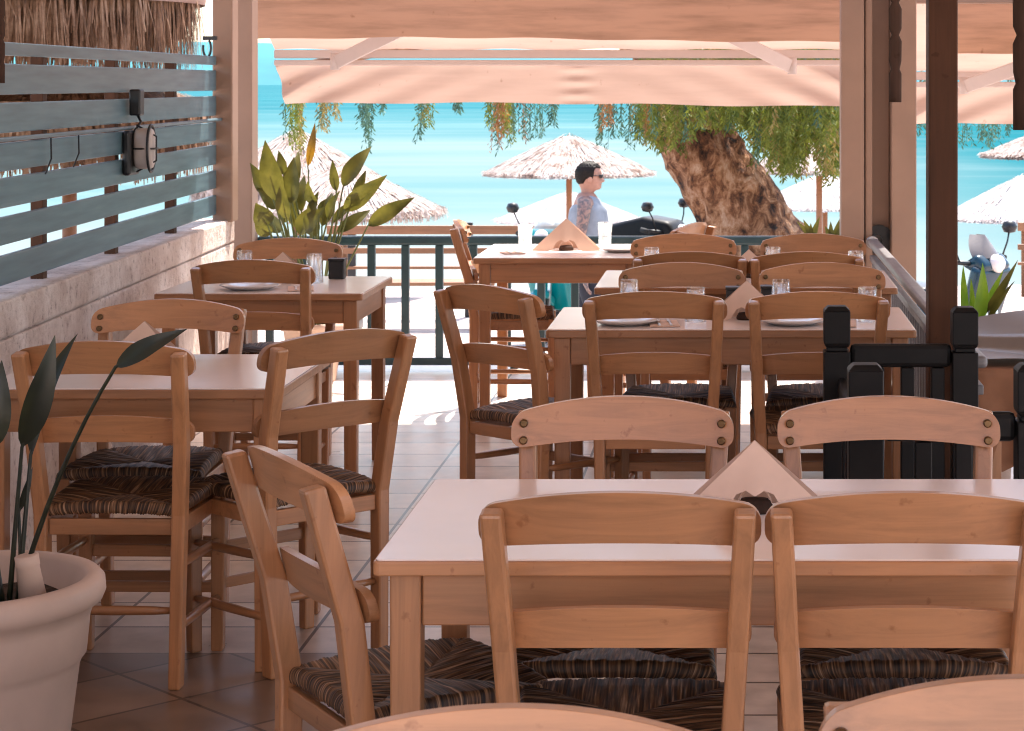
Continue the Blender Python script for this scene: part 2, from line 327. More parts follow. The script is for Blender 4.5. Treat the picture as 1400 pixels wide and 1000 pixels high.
# ------------------------------------------------------------------ mesh helpers
class Bld:
    def __init__(s): s.bm = bmesh.new(); s.mats = []
    def mi(s, m):
        if m is None: return 0
        if m not in s.mats: s.mats.append(m)
        return s.mats.index(m)
    def hexa(s, pts, m=None):
        v = [s.bm.verts.new(p) for p in pts]; k = s.mi(m)
        for f in ((0, 3, 2, 1), (4, 5, 6, 7), (0, 1, 5, 4), (1, 2, 6, 5), (2, 3, 7, 6), (3, 0, 4, 7)):
            s.bm.faces.new([v[i] for i in f]).material_index = k
        return s
    def box(s, x0, x1, y0, y1, z0, z1, m=None):
        return s.hexa([(x0, y0, z0), (x1, y0, z0), (x1, y1, z0), (x0, y1, z0), (x0, y0, z1), (x1, y0, z1), (x1, y1, z1), (x0, y1, z1)], m)
    def beam(s, p0, p1, w, t, side=Vector((1, 0, 0)), w1=None, t1=None, m=None):
        p0, p1 = Vector(p0), Vector(p1); d = (p1 - p0).normalized()
        a = (Vector(side) - d * d.dot(Vector(side))).normalized(); b = d.cross(a)
        w1 = w if w1 is None else w1; t1 = t if t1 is None else t1
        pts = []
        for p, ww, tt in ((p0, w, t), (p1, w1, t1)):
            for sx, sy in ((-1, -1), (1, -1), (1, 1), (-1, 1)): pts.append(p + a * (sx * ww / 2) + b * (sy * tt / 2))
        return s.hexa(pts, m)
    def tube(s, pts, rad, n=10, m=None, cap=True):
        pts = [Vector(p) for p in pts]; k = s.mi(m); rings = []
        a = None
        for i, p in enumerate(pts):
            d = (pts[min(i + 1, len(pts) - 1)] - pts[max(i - 1, 0)]).normalized()
            if a is None:
                a = Vector((0, 0, 1)) if abs(d.z) < 0.9 else Vector((1, 0, 0))
            a = (a - d * d.dot(a)).normalized(); b = d.cross(a)
            r = rad[i] if isinstance(rad, (list, tuple)) else rad
            rings.append([s.bm.verts.new(p + (a * math.cos(q) + b * math.sin(q)) * r) for q in (2 * math.pi * j / n for j in range(n))])
        for r0, r1 in zip(rings, rings[1:]):
            for j in range(n):
                f = s.bm.faces.new((r0[j], r0[(j + 1) % n], r1[(j + 1) % n], r1[j])); f.material_index = k; f.smooth = True
        if cap:
            s.bm.faces.new(rings[0][::-1]).material_index = k; s.bm.faces.new(rings[-1]).material_index = k
        return s
    def lathe(s, prof, c=(0, 0, 0), n=40, m=None, closed=False):
        k = s.mi(m); c = Vector(c); rings = []
        for r, z in prof:
            rings.append([s.bm.verts.new(c + Vector((r * math.cos(2 * math.pi * j / n), r * math.sin(2 * math.pi * j / n), z))) for j in range(n)] if r > 1e-6 else [s.bm.verts.new(c + Vector((0, 0, z)))])
        pr = list(zip(rings, rings[1:]))
        if closed: pr.append((rings[-1], rings[0]))
        for a, b in pr:
            for j in range(n):
                j2 = (j + 1) % n
                if len(a) == 1 and len(b) == 1: continue
                if len(a) == 1: f = s.bm.faces.new((a[0], b[j], b[j2]))
                elif len(b) == 1: f = s.bm.faces.new((a[j], b[0], a[j2]))
                else: f = s.bm.faces.new((a[j], b[j], b[j2], a[j2]))
                f.material_index = k; f.smooth = True
        return s
    def prism(s, pts, y0, y1, m=None, axes='xz'):
        k = s.mi(m)
        def P(u, v, w): return {'xz': (u, w, v), 'yz': (w, u, v), 'xy': (u, v, w)}[axes]
        a = [s.bm.verts.new(P(u, v, y0)) for u, v in pts]; b = [s.bm.verts.new(P(u, v, y1)) for u, v in pts]; n = len(pts)
        fs = [s.bm.faces.new(a), s.bm.faces.new(b[::-1])]
        for j in range(n): fs.append(s.bm.faces.new((a[(j + 1) % n], a[j], b[j], b[(j + 1) % n])))
        for f in fs: f.material_index = k
        return s
    def quad(s, a, b, c, d, m=None):
        f = s.bm.faces.new([s.bm.verts.new(p) for p in (a, b, c, d)]); f.material_index = s.mi(m); return s
    def grid(s, fn, nu, nv, m=None, smooth=True):
        k = s.mi(m)
        v = [[s.bm.verts.new(fn(i / nu, j / nv)) for j in range(nv + 1)] for i in range(nu + 1)]
        for i in range(nu):
            for j in range(nv):
                f = s.bm.faces.new((v[i][j], v[i + 1][j], v[i + 1][j + 1], v[i][j + 1])); f.material_index = k; f.smooth = smooth
        return s
    def build(s, name, mat=None, parent=None, bevel=0, seg=2, smooth=False, recalc=True):
        if recalc: bmesh.ops.recalc_face_normals(s.bm, faces=s.bm.faces)
        if bevel:
            ed = [e for e in s.bm.edges if len(e.link_faces) == 2 and e.calc_face_angle(0) > R(35)]
            bmesh.ops.bevel(s.bm, geom=ed, offset=bevel, segments=seg, profile=0.5, affect='EDGES', clamp_overlap=True)
        me = bpy.data.meshes.new(name); s.bm.to_mesh(me); s.bm.free()
        if s.mats:
            for m in s.mats: me.materials.append(m)
        else: me.materials.append(mat)
        if smooth:
            for p in me.polygons: p.use_smooth = True
        o = bpy.data.objects.new(name, me); C.objects.link(o)
        if parent: o.parent = parent
        return o

def tag(o, label, cat, group=None, kind=None):
    if label: o['label'] = label
    if cat: o['category'] = cat
    if group: o['group'] = group
    if kind: o['kind'] = kind
    return o
def thing(name, label, cat, loc=(0, 0, 0), rz=0, group=None):
    o = bpy.data.objects.new(name, None); o.empty_display_size = 0.1; C.objects.link(o)
    o.location = loc; o.rotation_euler = (0, 0, rz)
    return tag(o, label, cat, group)
KIDS = {}
def kids(o): return [c for c in bpy.data.objects if c.parent == o]
def dup(o, loc=None, rz=None, label=None, parent=None, tree=None):
    if tree is None:
        tree = {}
        for c in bpy.data.objects:
            if c.parent: tree.setdefault(c.parent.name, []).append(c)
    c = o.copy(); C.objects.link(c)
    if parent: c.parent = parent
    if loc is not None: c.location = loc
    if rz is not None: c.rotation_euler = (0, 0, rz)
    if label: c['label'] = label
    for ch in tree.get(o.name, []): dup(ch, parent=c, tree=tree)
    return c
def struct(o): o['kind'] = 'structure'; return o

# ------------------------------------------------------------------ setting
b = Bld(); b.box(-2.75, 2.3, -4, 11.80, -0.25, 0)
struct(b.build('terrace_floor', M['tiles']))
b = Bld(); b.box(-2.75, 2.3, 11.804, 11.86, -0.9, -0.004); b.box(-2.75, 2.3, 11.0, 11.80, -0.9, -0.254)
struct(b.build('terrace_edge', M['render'], bevel=0.01))
def gz(y):
    if y < 24: return -0.85
    if y < 38: return -0.85 - (y - 24) / 14 * 1.85
    return -2.70 - (y - 38) / 12 * 0.45
b = Bld()
ys = [-30, 0, 10, 18, 21, 24, 26, 28, 30, 32, 34, 36, 38, 42, 46, 50, 56, 70]
b.grid(lambda u, v: (-120 + 240 * u, ys[int(round(v * (len(ys) - 1)))], gz(ys[int(round(v * (len(ys) - 1)))]) + 0.05 * math.sin(u * 97 + v * 31) * (v > 0.35)), 40, len(ys) - 1)
struct(b.build('beach_sand', M['sand']))
b = Bld(); b.box(-40, 40, 11.9, 19.5, -1.0, -0.83); struct(b.build('promenade', M['paving']))
b = Bld(); b.quad((-6000, 40, -3.1), (6000, 40, -3.1), (6000, 9000, -3.1), (-6000, 9000, -3.1)); struct(b.build('sea', M['sea']))
b = Bld()
def hl(u, v):
    x = -5200 + 10400 * u
    h = 112 + 16 * math.sin(u * 23) + 9 * math.sin(u * 61 + 1) + 4 * math.sin(u * 140)
    return (x, 5200 + 700 * v, -4 + (h if v > .5 else h * 1.9 * v))
b.grid(hl, 160, 2); struct(b.build('far_hills', M['hills']))

# canvas roof, beams
def roof_z(x, y): return 2.62 + 0.05 * math.sin(y * 2.1) - 0.01 * x
b = Bld(); b.grid(lambda u, v: (-3.9 + 9.4 * u, 1.0 + 10.0 * v, roof_z(u, v * 10)), 8, 54)
tag(b.build('canvas_roof', M['roof_canvas']), 'cream canvas stretched over the terrace as its roof', 'roof')
b = Bld()
for y in (1.05, 5.0, 8.0): b.box(-3.9, 5.5, y - .05, y + .05, 2.40, 2.54)
b.box(-2.72, -2.6, 1.0, 11.55, 2.25, 2.395); b.box(0.86, 0.96, 1.0, 11.55, 2.25, 2.395)
tag(b.build('roof_beam_frame', M['post_paint'], bevel=.006), 'beige beam frame carrying the canvas above the terrace', 'beam')

b = Bld(); b.box(-4.5, 3.6, -3.2, -3.0, -.9, 3.4)  # unseen wall, added to bounce sun onto surfaces facing the camera
tag(b.build('bounce_wall', M['render']), 'unseen pale wall added behind the viewer to bounce sunlight onto the terrace', 'wall')

# ------------------------------------------------------------------ left wall and slat fence
def wx(d): return -2.34 - 0.0595 * (d - 6.78)
b = Bld()
def wallseg(z0, z1, off, y0=-2.0, y1=11.0, th=.2):
    b.hexa([(wx(y0) - th, y0, z0), (wx(y0) + off, y0, z0), (wx(y1) + off, y1, z0), (wx(y1) - th, y1, z0),
            (wx(y0) - th, y0, z1), (wx(y0) + off, y0, z1), (wx(y1) + off, y1, z1), (wx(y1) - th, y1, z1)])
wallseg(-0.9, 0.468, 0); wallseg(0.474, 0.745, 0.002); wallseg(0.752, 0.87, 0.004); wallseg(0.3, 0.868, -0.012)
low = tag(b.build('low_wall', M['plaster'], bevel=.008), 'rough whitewashed low wall under the blue grey slats', 'wall')
fence = thing('slat_fence', 'blue grey horizontal slat screen standing on the whitewashed wall', 'fence')
for z0, z1 in ((.902, 1.0), (1.035, 1.127), (1.157, 1.256), (1.278, 1.372), (1.405, 1.505), (1.532, 1.635), (1.662, 1.707)):
    b = Bld(); o = -0.055
    y0, y1 = 0.0, 10.95
    b.hexa([(wx(y0) + o - .02, y0, z0), (wx(y0) + o, y0, z0), (wx(y1) + o, y1, z0), (wx(y1) + o - .02, y1, z0),
            (wx(y0) + o - .02, y0, z1), (wx(y0) + o, y0, z1), (wx(y1) + o, y1, z1), (wx(y1) + o - .02, y1, z1)])
    b.build('slat', M['slat'], fence, bevel=.004)
for px in (-260, 54, 153, 234):
    q = (px - PX) / F; d = (-2.34 + .0595 * 6.78 - .10) / (q + .0595)
    b = Bld(); b.box(wx(d) - .125, wx(d) - .08, d - .025, d + .025, .868, 1.70); b.build('post', M['dark_wood'], fence, bevel=.003)
b = Bld(); b.tube([(wx(y) - .03, y, 1.386) for y in (1, 4, 7, 10.9)], .008, 8); b.build('cable_conduit', M['slat'], fence)
b = Bld()
for px, drop in ((3, .16), (85, .13), (122, .12)):
    q = (px - PX) / F; d = (-2.34 + .0595 * 6.78) / (q + .0595)
    b.tube([(wx(d) - .04, d, 1.38), (wx(d) - .035, d - .01, 1.38 - drop * .6), (wx(d) - .04, d - .06, 1.38 - drop)], .003, 5)
b.build('loose_wire', M['dark_plastic'], fence)
# bulkhead lamp
q = (190 - PX) / F; d = (-2.34 + .0595 * 6.78) / (q + .0595); lx = wx(d) - .05
lamp = thing('wall_lamp', 'black oval bulkhead lamp with caged glass on the slats', 'lamp', (lx, d, 1.30))
b = Bld(); b.box(0, .035, -.075, .07, -.11, .075); b.build('base_plate', M['dark_plastic'], lamp, bevel=.012)
b = Bld()
prof = [(math.cos(t) * .052, math.sin(t) * .085) for t in (2 * math.pi * i / 24 for i in range(24))]
prof = [(max(-.045, min(.045, u * 1.15)) , v) for u, v in prof]
b.prism(prof, .036, .11, axes='yz'); b.build('glass_cover', M['grey_plastic'], lamp, bevel=.015, smooth=True)
b = Bld(); ring = [(.10, .06 * math.cos(t), .097 * math.sin(t)) for t in (2 * math.pi * i / 28 for i in range(29))]
b.tube(ring, .006, 6); b.tube([(.04, 0, .097), (.122, 0, .05), (.122, 0, -.05), (.04, 0, -.097)], .004, 6); b.tube([(.04, .056, 0), (.122, .03, 0), (.122, -.03, 0), (.04, -.056, 0)], .004, 6)
b.build('cage', M['dark_plastic'], lamp)
b = Bld(); b.box(.002, .05, .02, .085, .135, .245); b.build('junction_box', M['dark_plastic'], lamp, bevel=.008)
b = Bld(); b.tube([(.03, .05, .14), (.05, .03, .11), (.03, .0, .07)], .006, 6); b.build('cable', M['dark_plastic'], lamp)

# ------------------------------------------------------------------ posts
def post(name, label, x0, x1, y0, y1, z0, z1, mat, bev=.008, cat='post'):
    b = Bld(); b.box(x0, x1, y0, y1, z0, z1)
    return tag(b.build(name, mat, bevel=bev), label, cat)
post('fence_end_post', 'narrow beige post closing the slat fence', -2.655, -2.552, 10.8, 10.93, .862, 2.25, M['post_paint'])
post('terrace_post', 'broad beige post left of the sea opening', -2.735, -2.60, 11.45, 11.60, 0, 2.6, M['post_paint'])
tp = thing('corner_post', 'beige grooved corner post right of the sea opening', 'post', (0, 0, 0))
b = Bld(); b.box(.58, .705, 11.45, 11.62, 0, 2.6); b.box(.712, .75, 11.47, 11.62, 0, 2.6); b.build('front_board', M['post_paint'], tp, bevel=.006)
b = Bld(); b.box(.752, .848, 11.56, 11.62, 0, 2.6); b.build('recessed_board', M['post_paint'], tp, bevel=.004)
b = Bld(); b.box(.85, .985, 11.42, 11.62, 0, 2.48); b.build('outer_board', M['post_paint'], tp, bevel=.006)
x = .652; post('brown_post', 'dark brown square post behind the black balustrade', x - .047, x + .044, 6.58, 6.68, 0, 2.6, M['dark_wood'], .006)

def pendant(px, w, ybot, d, label, off=0):
    p = W(px, ybot, d); r = w * d / F / 2
    prof = [(0, 0), (r, 0), (r, .11 * 2.5 * r * 4), (r * .75, .125 * 10 * r)]
    z = 0; prof = [(0.0, 0.0), (r, 0.0), (r * 1.02, 4.6 * r), (r * .72, 5.3 * r), (r * 1.0, 6.6 * r)]
    z = 6.6 * r
    while p.z + z < 2.30:
        prof += [(r * 1.05, z + 3.2 * r), (r * .60, z + 4.2 * r), (r * 1.02, z + 5.2 * r)]; z += 5.2 * r
    prof += [(r * 1.2, 2.39 - p.z), (0, 2.39 - p.z)]
    b = Bld(); b.lathe(prof, p, 14)
    o = b.build('carved_pendant', M['pendant'])
    return tag(o, label, 'pendant', 'carved pendants hanging from the beams')
pendant(1224, 17, 140, 5.0, 'carved dark pendant hanging in front of the beige corner post')
pendant(1397, 24, 178, 5.0, 'carved dark pendant hanging at the right edge')
pendant(1, 11, 114, 5.0, 'thin brown pendant hanging at the left edge by the slats')
b = Bld(); p = W(283, 66, 10.7)
b.tube([p + Vector((.02 * math.cos(t) - .0, 0, .045 * math.sin(t))) for t in [R(a) for a in range(-200, 70, 20)]], .006, 8)
b.box(p.x - .02, p.x + .05, p.y - .01, p.y + .01, p.z + .04, p.z + .06)
tag(b.build('metal_hook', M['dark_plastic']), 'small dark hook on the beige fence post', 'hook')

# ------------------------------------------------------------------ railings
rl = thing('railing', 'teal grey railing in front of the sea', 'railing')
b = Bld(); b.box(-2.597, .578, 11.565, 11.63, .685, .735); b.build('handrail', M['rail_paint'], rl, bevel=.012, seg=3)
b = Bld(); b.box(-2.597, .578, 11.58, 11.615, .03, .07); b.build('bottom_rail', M['rail_paint'], rl, bevel=.004)
px = 370
k = 0
while True:
    x = (px - PX) / 249.6
    if x > .5: break
    b = Bld(); b.box(x - .021, x + .021, 11.58, 11.615, .071, .684); b.build('baluster', M['rail_paint'], rl, bevel=.003)
    px += 46.3
for x in (-2.45, -1.2, .0):
    b = Bld(); b.box(x - .02, x + .02, 11.58, 11.615, 0, .029); b.build('foot', M['rail_paint'], rl)
rr = thing('railing', 'grey side railing running back along the right of the tables', 'railing')
b = Bld(); b.box(.715, .775, 6.46, 11.36, .70, .738); b.build('handrail', M['rail_grey'], rr, bevel=.014, seg=3)
b = Bld(); b.box(.728, .762, 6.46, 11.36, .62, .65); b.build('under_rail', M['rail_grey'], rr, bevel=.004)
b = Bld(); b.box(.728, .762, 6.46, 11.36, .06, .09); b.build('bottom_rail', M['rail_grey'], rr, bevel=.004)
b = Bld(); b.tube([(.745, 11.36, .715), (.745, 11.42, .715), (.78, 11.555, .715)], .034, 14); b.build('end_sleeve', M['steel'], rr)
b = Bld(); b.tube([(.79, 11.53, .72), (.79, 11.559, .72)], .08, 20); b.build('wall_plate', M['dark_plastic'], rr)
y = 6.55; k = 0
while y < 11.3:
    b = Bld(); b.box(.735, .755, y - .01, y + .01, .091, .619); b.build('baluster', M['rail_grey'], rr); y += .115
for y in (6.5, 8.9, 11.3):
    b = Bld(); b.box(.73, .76, y - .015, y + .015, 0, .059); b.build('foot', M['rail_grey'], rr)

bl = thing('balustrade', 'black wooden balustrade with notched square posts around the stair opening', 'balustrade')
def bpost(x0, x1, y0, zt):
    b = Bld(); w = x1 - x0; y1 = y0 + w
    b.box(x0, x1, y0, y1, 0, zt - .135); i = .008
    b.box(x0 + i, x1 - i, y0 + i, y1 - i, zt - .135, zt - .122)
    c = .013
    zz = [(zt - .122, .006), (zt - .112, 0), (zt - c, 0), (zt, c)]
    for (za, ia), (zb, ib) in zip(zz, zz[1:]):
        b.hexa([(x0 + ia, y0 + ia, za), (x1 - ia, y0 + ia, za), (x1 - ia, y1 - ia, za), (x0 + ia, y1 - ia, za),
                (x0 + ib, y0 + ib, zb), (x1 - ib, y0 + ib, zb), (x1 - ib, y1 - ib, zb), (x0 + ib, y1 - ib, zb)])
    b.build('post', M['black'], bl, bevel=.003)
bpost(.271, .35, 6.35, .90); bpost(.656, .733, 6.35, .897); bpost(.273, .356, 5.03, .90); bpost(.674, .757, 5.03, .90)
for y0, y1, x0, x1 in ((6.37, 6.41, .351, .655), (5.05, 5.09, .357, .673)):
    b = Bld(); b.box(x0, x1, y0, y1, .715, .785); b.build('top_rail', M['black'], bl, bevel=.014)
    b = Bld(); b.box(x0, x1, y0, y1, .12, .17); b.build('bottom_rail', M['black'], bl, bevel=.006)
    n = 3 if y0 > 6 else 2
    for i in range(n):
        xc = x0 + (x1 - x0) * (i + .9 if y0 > 6 else i + 1) / (n + (.35 if y0 > 6 else 1.3))
        b = Bld(); b.box(xc - .02, xc + .02, y0 + .001, y1 - .001, .171, .714); b.build('baluster', M['black'], bl, bevel=.003)
for x0, x1 in ((.312, .347),):
    b = Bld(); b.box(x0, x1, 5.118, 6.348, .62, .69); b.build('top_rail', M['black'], bl, bevel=.014)
    for i in range(6):
        yc = 5.28 + i * .18
        b = Bld(); b.box(x0 + .004, x1 - .004, yc - .016, yc + .016, 0.0, .619); b.build('baluster', M['black'], bl, bevel=.003)

# ------------------------------------------------------------------ chair
def make_chair():
    t = thing('taverna_chair', 'x', 'chair', (0, 0, 0), 0, 'beech taverna chairs with rush seats')
    def px_(z): # half spacing of back posts
        return .180 if z < .45 else .180 + (z - .45) / .45 * .024
    for s in (-1, 1):
        b = Bld(); pr = [(0.0, -.195, .172), (.45, -.185, .180), (.64, -.212, .192), (.884, -.285, .2045)]
        w, dpt = .036, .046
        rings = []
        for z, y, x in pr:
            dd = dpt if z < .7 else .040
            ww = w if z > .1 else .032
            rings.append([b.bm.verts.new((s * x + i * ww / 2, y + j * dd / 2, z - (0.006 if (z > .8 and j < 0) else 0))) for i, j in ((-1, -1), (1, -1), (1, 1), (-1, 1))])
        for r0, r1 in zip(rings, rings[1:]):
            for j in range(4): b.bm.faces.new((r0[j], r0[(j + 1) % 4], r1[(j + 1) % 4], r1[j]))
        b.bm.faces.new(rings[0][::-1]); b.bm.faces.new(rings[-1])
        b.build('back_post', M['wood_z'], t, bevel=.006)
        b = Bld(); b.beam((s * .182, .178, 0), (s * .186, .182, .452), .033, .033, w1=.040, t1=.040)
        b.build('front_leg', M['wood_z'], t, bevel=.005)
    def rail(name, zc, h0, h1, arch, hw, yend, bow, th, lean):
        # hw half length incl. ears; rail sits in front of the posts, bowed back in its middle, arched upward
        b = Bld(); n = 44
        secs = []
        for i in range(n + 1):
            u = -math.cos(math.pi * i / n); x = u * hw
            k = 1 - u * u
            top = zc + h0 / 2 + (h1 - h0) / 2 * k + arch * k; bot = zc - h0 / 2 - (h1 - h0) / 2 * k + arch * k * .75
            e = hw * (1 - abs(u)); rr = h0 * .40
            if e < rr:
                q = rr - math.sqrt(max(0, rr * rr - (rr - e) ** 2)); top -= q; bot += q
            if top - bot < .006: mid = (top + bot) / 2; top, bot = mid + .003, mid - .003
            y = yend - bow * k
            secs.append([(x, y - th / 2 - lean * (bot - zc), bot), (x, y + th / 2 - lean * (bot - zc), bot), (x, y + th / 2 - lean * (top - zc), top), (x, y - th / 2 - lean * (top - zc), top)])
        vs = [[b.bm.verts.new(p) for p in sc] for sc in secs]
        for r0, r1 in zip(vs, vs[1:]):
            for j in range(4): b.bm.faces.new((r0[j], r0[(j + 1) % 4], r1[(j + 1) % 4], r1[j]))
        b.bm.faces.new(vs[0][::-1]); b.bm.faces.new(vs[-1])
        o = b.build(name, M['wood_x'], t, bevel=.0035)
        for s in (-1, 1):
            for dz in ((-.017, .017) if h0 > .06 else (0,)):
                bb = Bld(); xx = s * (px_(zc) + .004); yy = yend + th / 2 - lean * dz - .0025
                bb.tube([(xx, yy - .004, zc + dz), (xx, yy + .004, zc + dz + .0), (xx, yy + .0065, zc + dz)], [.0085, .0085, .006], 14)
                bb.build('screw', M['brass'], o)
        return o
    rail('top_rail', .846, .070, .080, .026, .231, -.229, .036, .020, .28)
    rail('lower_rail', .662, .060, .066, .016, .2155, -.177, .030, .018, .22)
    # rush seat
    b = Bld(); n = 150; hwf, hwb, hd, zt = .207, .180, .192, .478
    lay = b.bm.verts.layers.float.new('strand')
    Rr = .017; vs = []
    for i in range(n + 1):
        row = []
        for j in range(n + 1):
            u, v = -1 + 2 * i / n, -1 + 2 * j / n
            tt = max(abs(u), abs(v)); c = u if abs(v) >= abs(u) else v
            mn = min(abs(u), abs(v)) / max(tt, 1e-6)
            if tt < .86: rho = tt / .86 * .92; z = 0
            else:
                a = (tt - .86) / .14 * math.pi * .62
                rho = .92 + .08 * math.sin(min(a, math.pi / 2)) - (0.03 * max(0, a - math.pi / 2)); z = -Rr * (1 - math.cos(a)) * 1.35
            k = rho / max(tt, 1e-6) if tt > 0 else 0
            X, Y = u * k, v * k
            half = hwb + (hwf - hwb) * (Y + 1) / 2
            pill = .010 * (1 - mn ** 3) * min(1, tt * 1.5) - .008 * (1 - tt)
            cc = c * (half if abs(v) >= abs(u) else hd)
            ridge = .0022 * abs(math.sin(math.pi * cc / .0072)) + .0016 * math.sin(cc * 211) * math.sin(tt * 9 + cc * 60)
            sd = 1 - .0 * a if False else 1
            vert = b.bm.verts.new((X * half * (1 + ridge * 1.0), Y * hd, zt - .006 + z + pill + ridge))
            vert[lay] = cc + (0.9 if abs(v) >= abs(u) else 0) + (.37 if (u if abs(u) > abs(v) else v) > 0 else 0)
            row.append(vert)
        vs.append(row)
    for i in range(n):
        for j in range(n):
            f = b.bm.faces.new((vs[i][j], vs[i + 1][j], vs[i + 1][j + 1], vs[i][j + 1])); f.smooth = True
    b.bm.faces.new([vs[i][0] for i in range(n + 1)] + [vs[n][j] for j in range(1, n + 1)] + [vs[i][n] for i in range(n - 1, -1, -1)] + [vs[0][j] for j in range(n - 1, 0, -1)])
    b.build('rush_seat', M['rush'], t)
    b = Bld(); b.beam((-.165, .184, .418), (.165, .184, .418), .018, .042, (0, 1, 0)); b.beam((-.160, -.186, .418), (.160, -.186, .418), .018, .042, (0, 1, 0))
    for s in (-1, 1): b.beam((s * .179, -.163, .418), (s * .186, .163, .418), .018, .042, (1, 0, 0))
    b.build('seat_frame', M['wood_x'], t, bevel=.003)
    def st(p0, p1, r): b = Bld(); p0, p1 = Vector(p0), Vector(p1); b.tube([p0, p0.lerp(p1, .15), p0.lerp(p1, .5), p0.lerp(p1, .85), p1], [r * .75, r, r * 1.12, r, r * .75], 10); b.build('stretcher', M['wood_y' if abs(p1.y - p0.y) > .1 else 'wood_x'], t)
    for s in (-1, 1):
        st((s * .175, -.175, .315), (s * .185, .165, .305), .0115); st((s * .174, -.178, .155), (s * .184, .165, .150), .0115)
    b = Bld(); b.beam((-.168, .181, .275), (.168, .181, .275), .014, .034, (0, 1, 0)); b.build('stretcher', M['wood_x'], t, bevel=.004)
    b = Bld(); b.beam((-.168, .180, .175), (.168, .180, .175), .014, .030, (0, 1, 0)); b.build('stretcher', M['wood_x'], t, bevel=.004)
    st((-.158, -.188, .20), (.158, -.188, .20), .0115)
    return t
chair = make_chair()
BT = .27
def fc(px, top, d=None):   # chair seen from behind, from the middle and height of its top rail
    d = F * .678 / (top - PY) if d is None else d
    return ((px - PX) * d / F, d + BT, 0), 0
def bc(px, top, d=None):   # chair facing the camera
    d = F * .678 / (top - PY) if d is None else d
    return ((px - PX) * d / F, d - BT, 0), R(180)
chairs = [
    (*fc(846, 680, 3.43), 'chair with its back to us at the near table, beside the table leg at left'),
    (*fc(1243, 680, 3.43), 'chair with its back to us at the near table, cut by the right edge'),
    (*bc(850, 545, 4.45), 'chair facing us across the near table, left of its folded napkin'),
    (*bc(1214, 545, 4.45), 'chair facing us across the near table, in front of the black balustrade'),
    ((-.585, 3.94, 0), R(-57), 'chair turned sideways at the left end of the near table'),
    (*bc(702, 958, 2.23), 'nearest chair, only its curved top rail showing at bottom centre'),
    (*bc(1400, 940, 2.34), 'nearest chair, only its curved top rail showing in bottom right corner'),
    (*fc(141, 470, 5.43), 'chair with its back to us behind the large white plant pot'),
    (*bc(235, 417, 6.46), 'chair facing us with the white wall behind it and a napkin in front'),
    ((-1.235, 5.86, 0), R(46), 'chair turned towards the left tables, standing in the aisle near the white pot table'),
    (*fc(344, 358, 7.92), 'chair with its back to us at the square table by the white wall'),
    (*bc(395, 331, 9.02), 'chair facing us below the strelitzia leaves by the beige post'),
    ((-.635, 7.14, 0), R(-40), 'chair turned at the left end of the middle table with the railing behind'),
    (*fc(895, 403, 6.72), 'chair with its back to us at the middle table, left of the pair'),
    (*fc(1117, 403, 6.72), 'chair with its back to us at the middle table, behind the black balustrade post'),
    (*bc(931, 366, 7.78), 'chair facing us across the middle table, left of the black box'),
    (*bc(1122, 364, 7.78), 'chair facing us across the middle table, by the grey side railing'),
    (*fc(943, 347, 8.30), 'chair with its back to us at the table before the railing, left of the pair'),
    (*fc(1101, 348, 8.30), 'chair with its back to us at the table before the railing, right of the pair'),
    (*bc(935, 327, 9.28), 'chair facing us with the teal railing right behind it, under the tree trunk at left'),
    (*bc(1111, 326, 9.28), 'chair facing us right behind the row, under the beige corner post'),
    ((-1.06, 10.25, 0), R(-86), 'sunlit chair seen edge on at the left of the farthest table'),
    ((-.44, 10.12, 0), R(72), 'sunlit chair at the right of the farthest table, mostly hidden by other chairs'),
]
tree = {}
for c in bpy.data.objects:
    if c.parent: tree.setdefault(c.parent.name, []).append(c)
for i, (loc, rz, lab) in enumerate(chairs):
    if i == 0: chair.location = loc; chair.rotation_euler = (0, 0, rz); chair['label'] = lab
    else: dup(chair, loc, rz + random.uniform(-.025, .025), lab, tree=tree)

# ------------------------------------------------------------------ tables
def table(x0, x1, y0, y1, label, round_corner=.012):
    t = thing('dining_table', label, 'table', ((x0 + x1) / 2, (y0 + y1) / 2, 0), 0, 'beech tables with white tops')
    a, c = (x1 - x0) / 2, (y1 - y0) / 2
    def outline(i, r):
        pts = []
        for cx, cy, a0 in ((a - i - r, c - i - r, 0), (-a + i + r, c - i - r, 90), (-a + i + r, -c + i + r, 180), (a - i - r, -c + i + r, 270)):
            for k in range(5): q = R(a0 + 90 * k / 4); pts.append((cx + r * math.cos(q), cy + r * math.sin(q)))
        return pts
    b = Bld(); b.prism(outline(0, round_corner), .732, .757, axes='xy'); tt = b.build('tabletop', M['wood_x'], t, bevel=.003)
    b = Bld(); b.prism(outline(.004, round_corner), .757, .7605, axes='xy'); b.build('laminate', M['laminate'], tt, bevel=.0015)
    i = .025; lw = .054
    for sx in (-1, 1):
        for sy in (-1, 1):
            b = Bld(); xc, yc = sx * (a - i - lw / 2), sy * (c - i - lw / 2)
            b.beam((xc, yc, 0), (xc, yc, .731), lw - .006, lw - .006, w1=lw, t1=lw); b.build('leg', M['wood_z'], t, bevel=.004)
    for sy in (-1, 1):
        b = Bld(); b.box(-a + i + lw + .001, a - i - lw - .001, sy * (c - i - .018) - .01, sy * (c - i - .018) + .01, .64, .731); b.build('apron', M['wood_x'], t, bevel=.003)
    for sx in (-1, 1):
        b = Bld(); b.box(sx * (a - i - .018) - .01, sx * (a - i - .018) + .01, -c + i + lw + .001, c - i - lw - .001, .64, .731); b.build('apron', M['wood_y'], t, bevel=.003)
    return t
table(-.614, .612, 3.602, 4.342, 'near beech table with bare white top and one folded napkin')
table(-.618, .602, 6.97, 7.67, 'middle beech table set with plates and upturned glasses')
table(-.554, .652, 8.41, 9.18, 'beech table before the railing, almost hidden by chair backs')
table(-2.235, -1.43, 8.17, 8.90, 'square beech table by the white wall with plates and glasses')
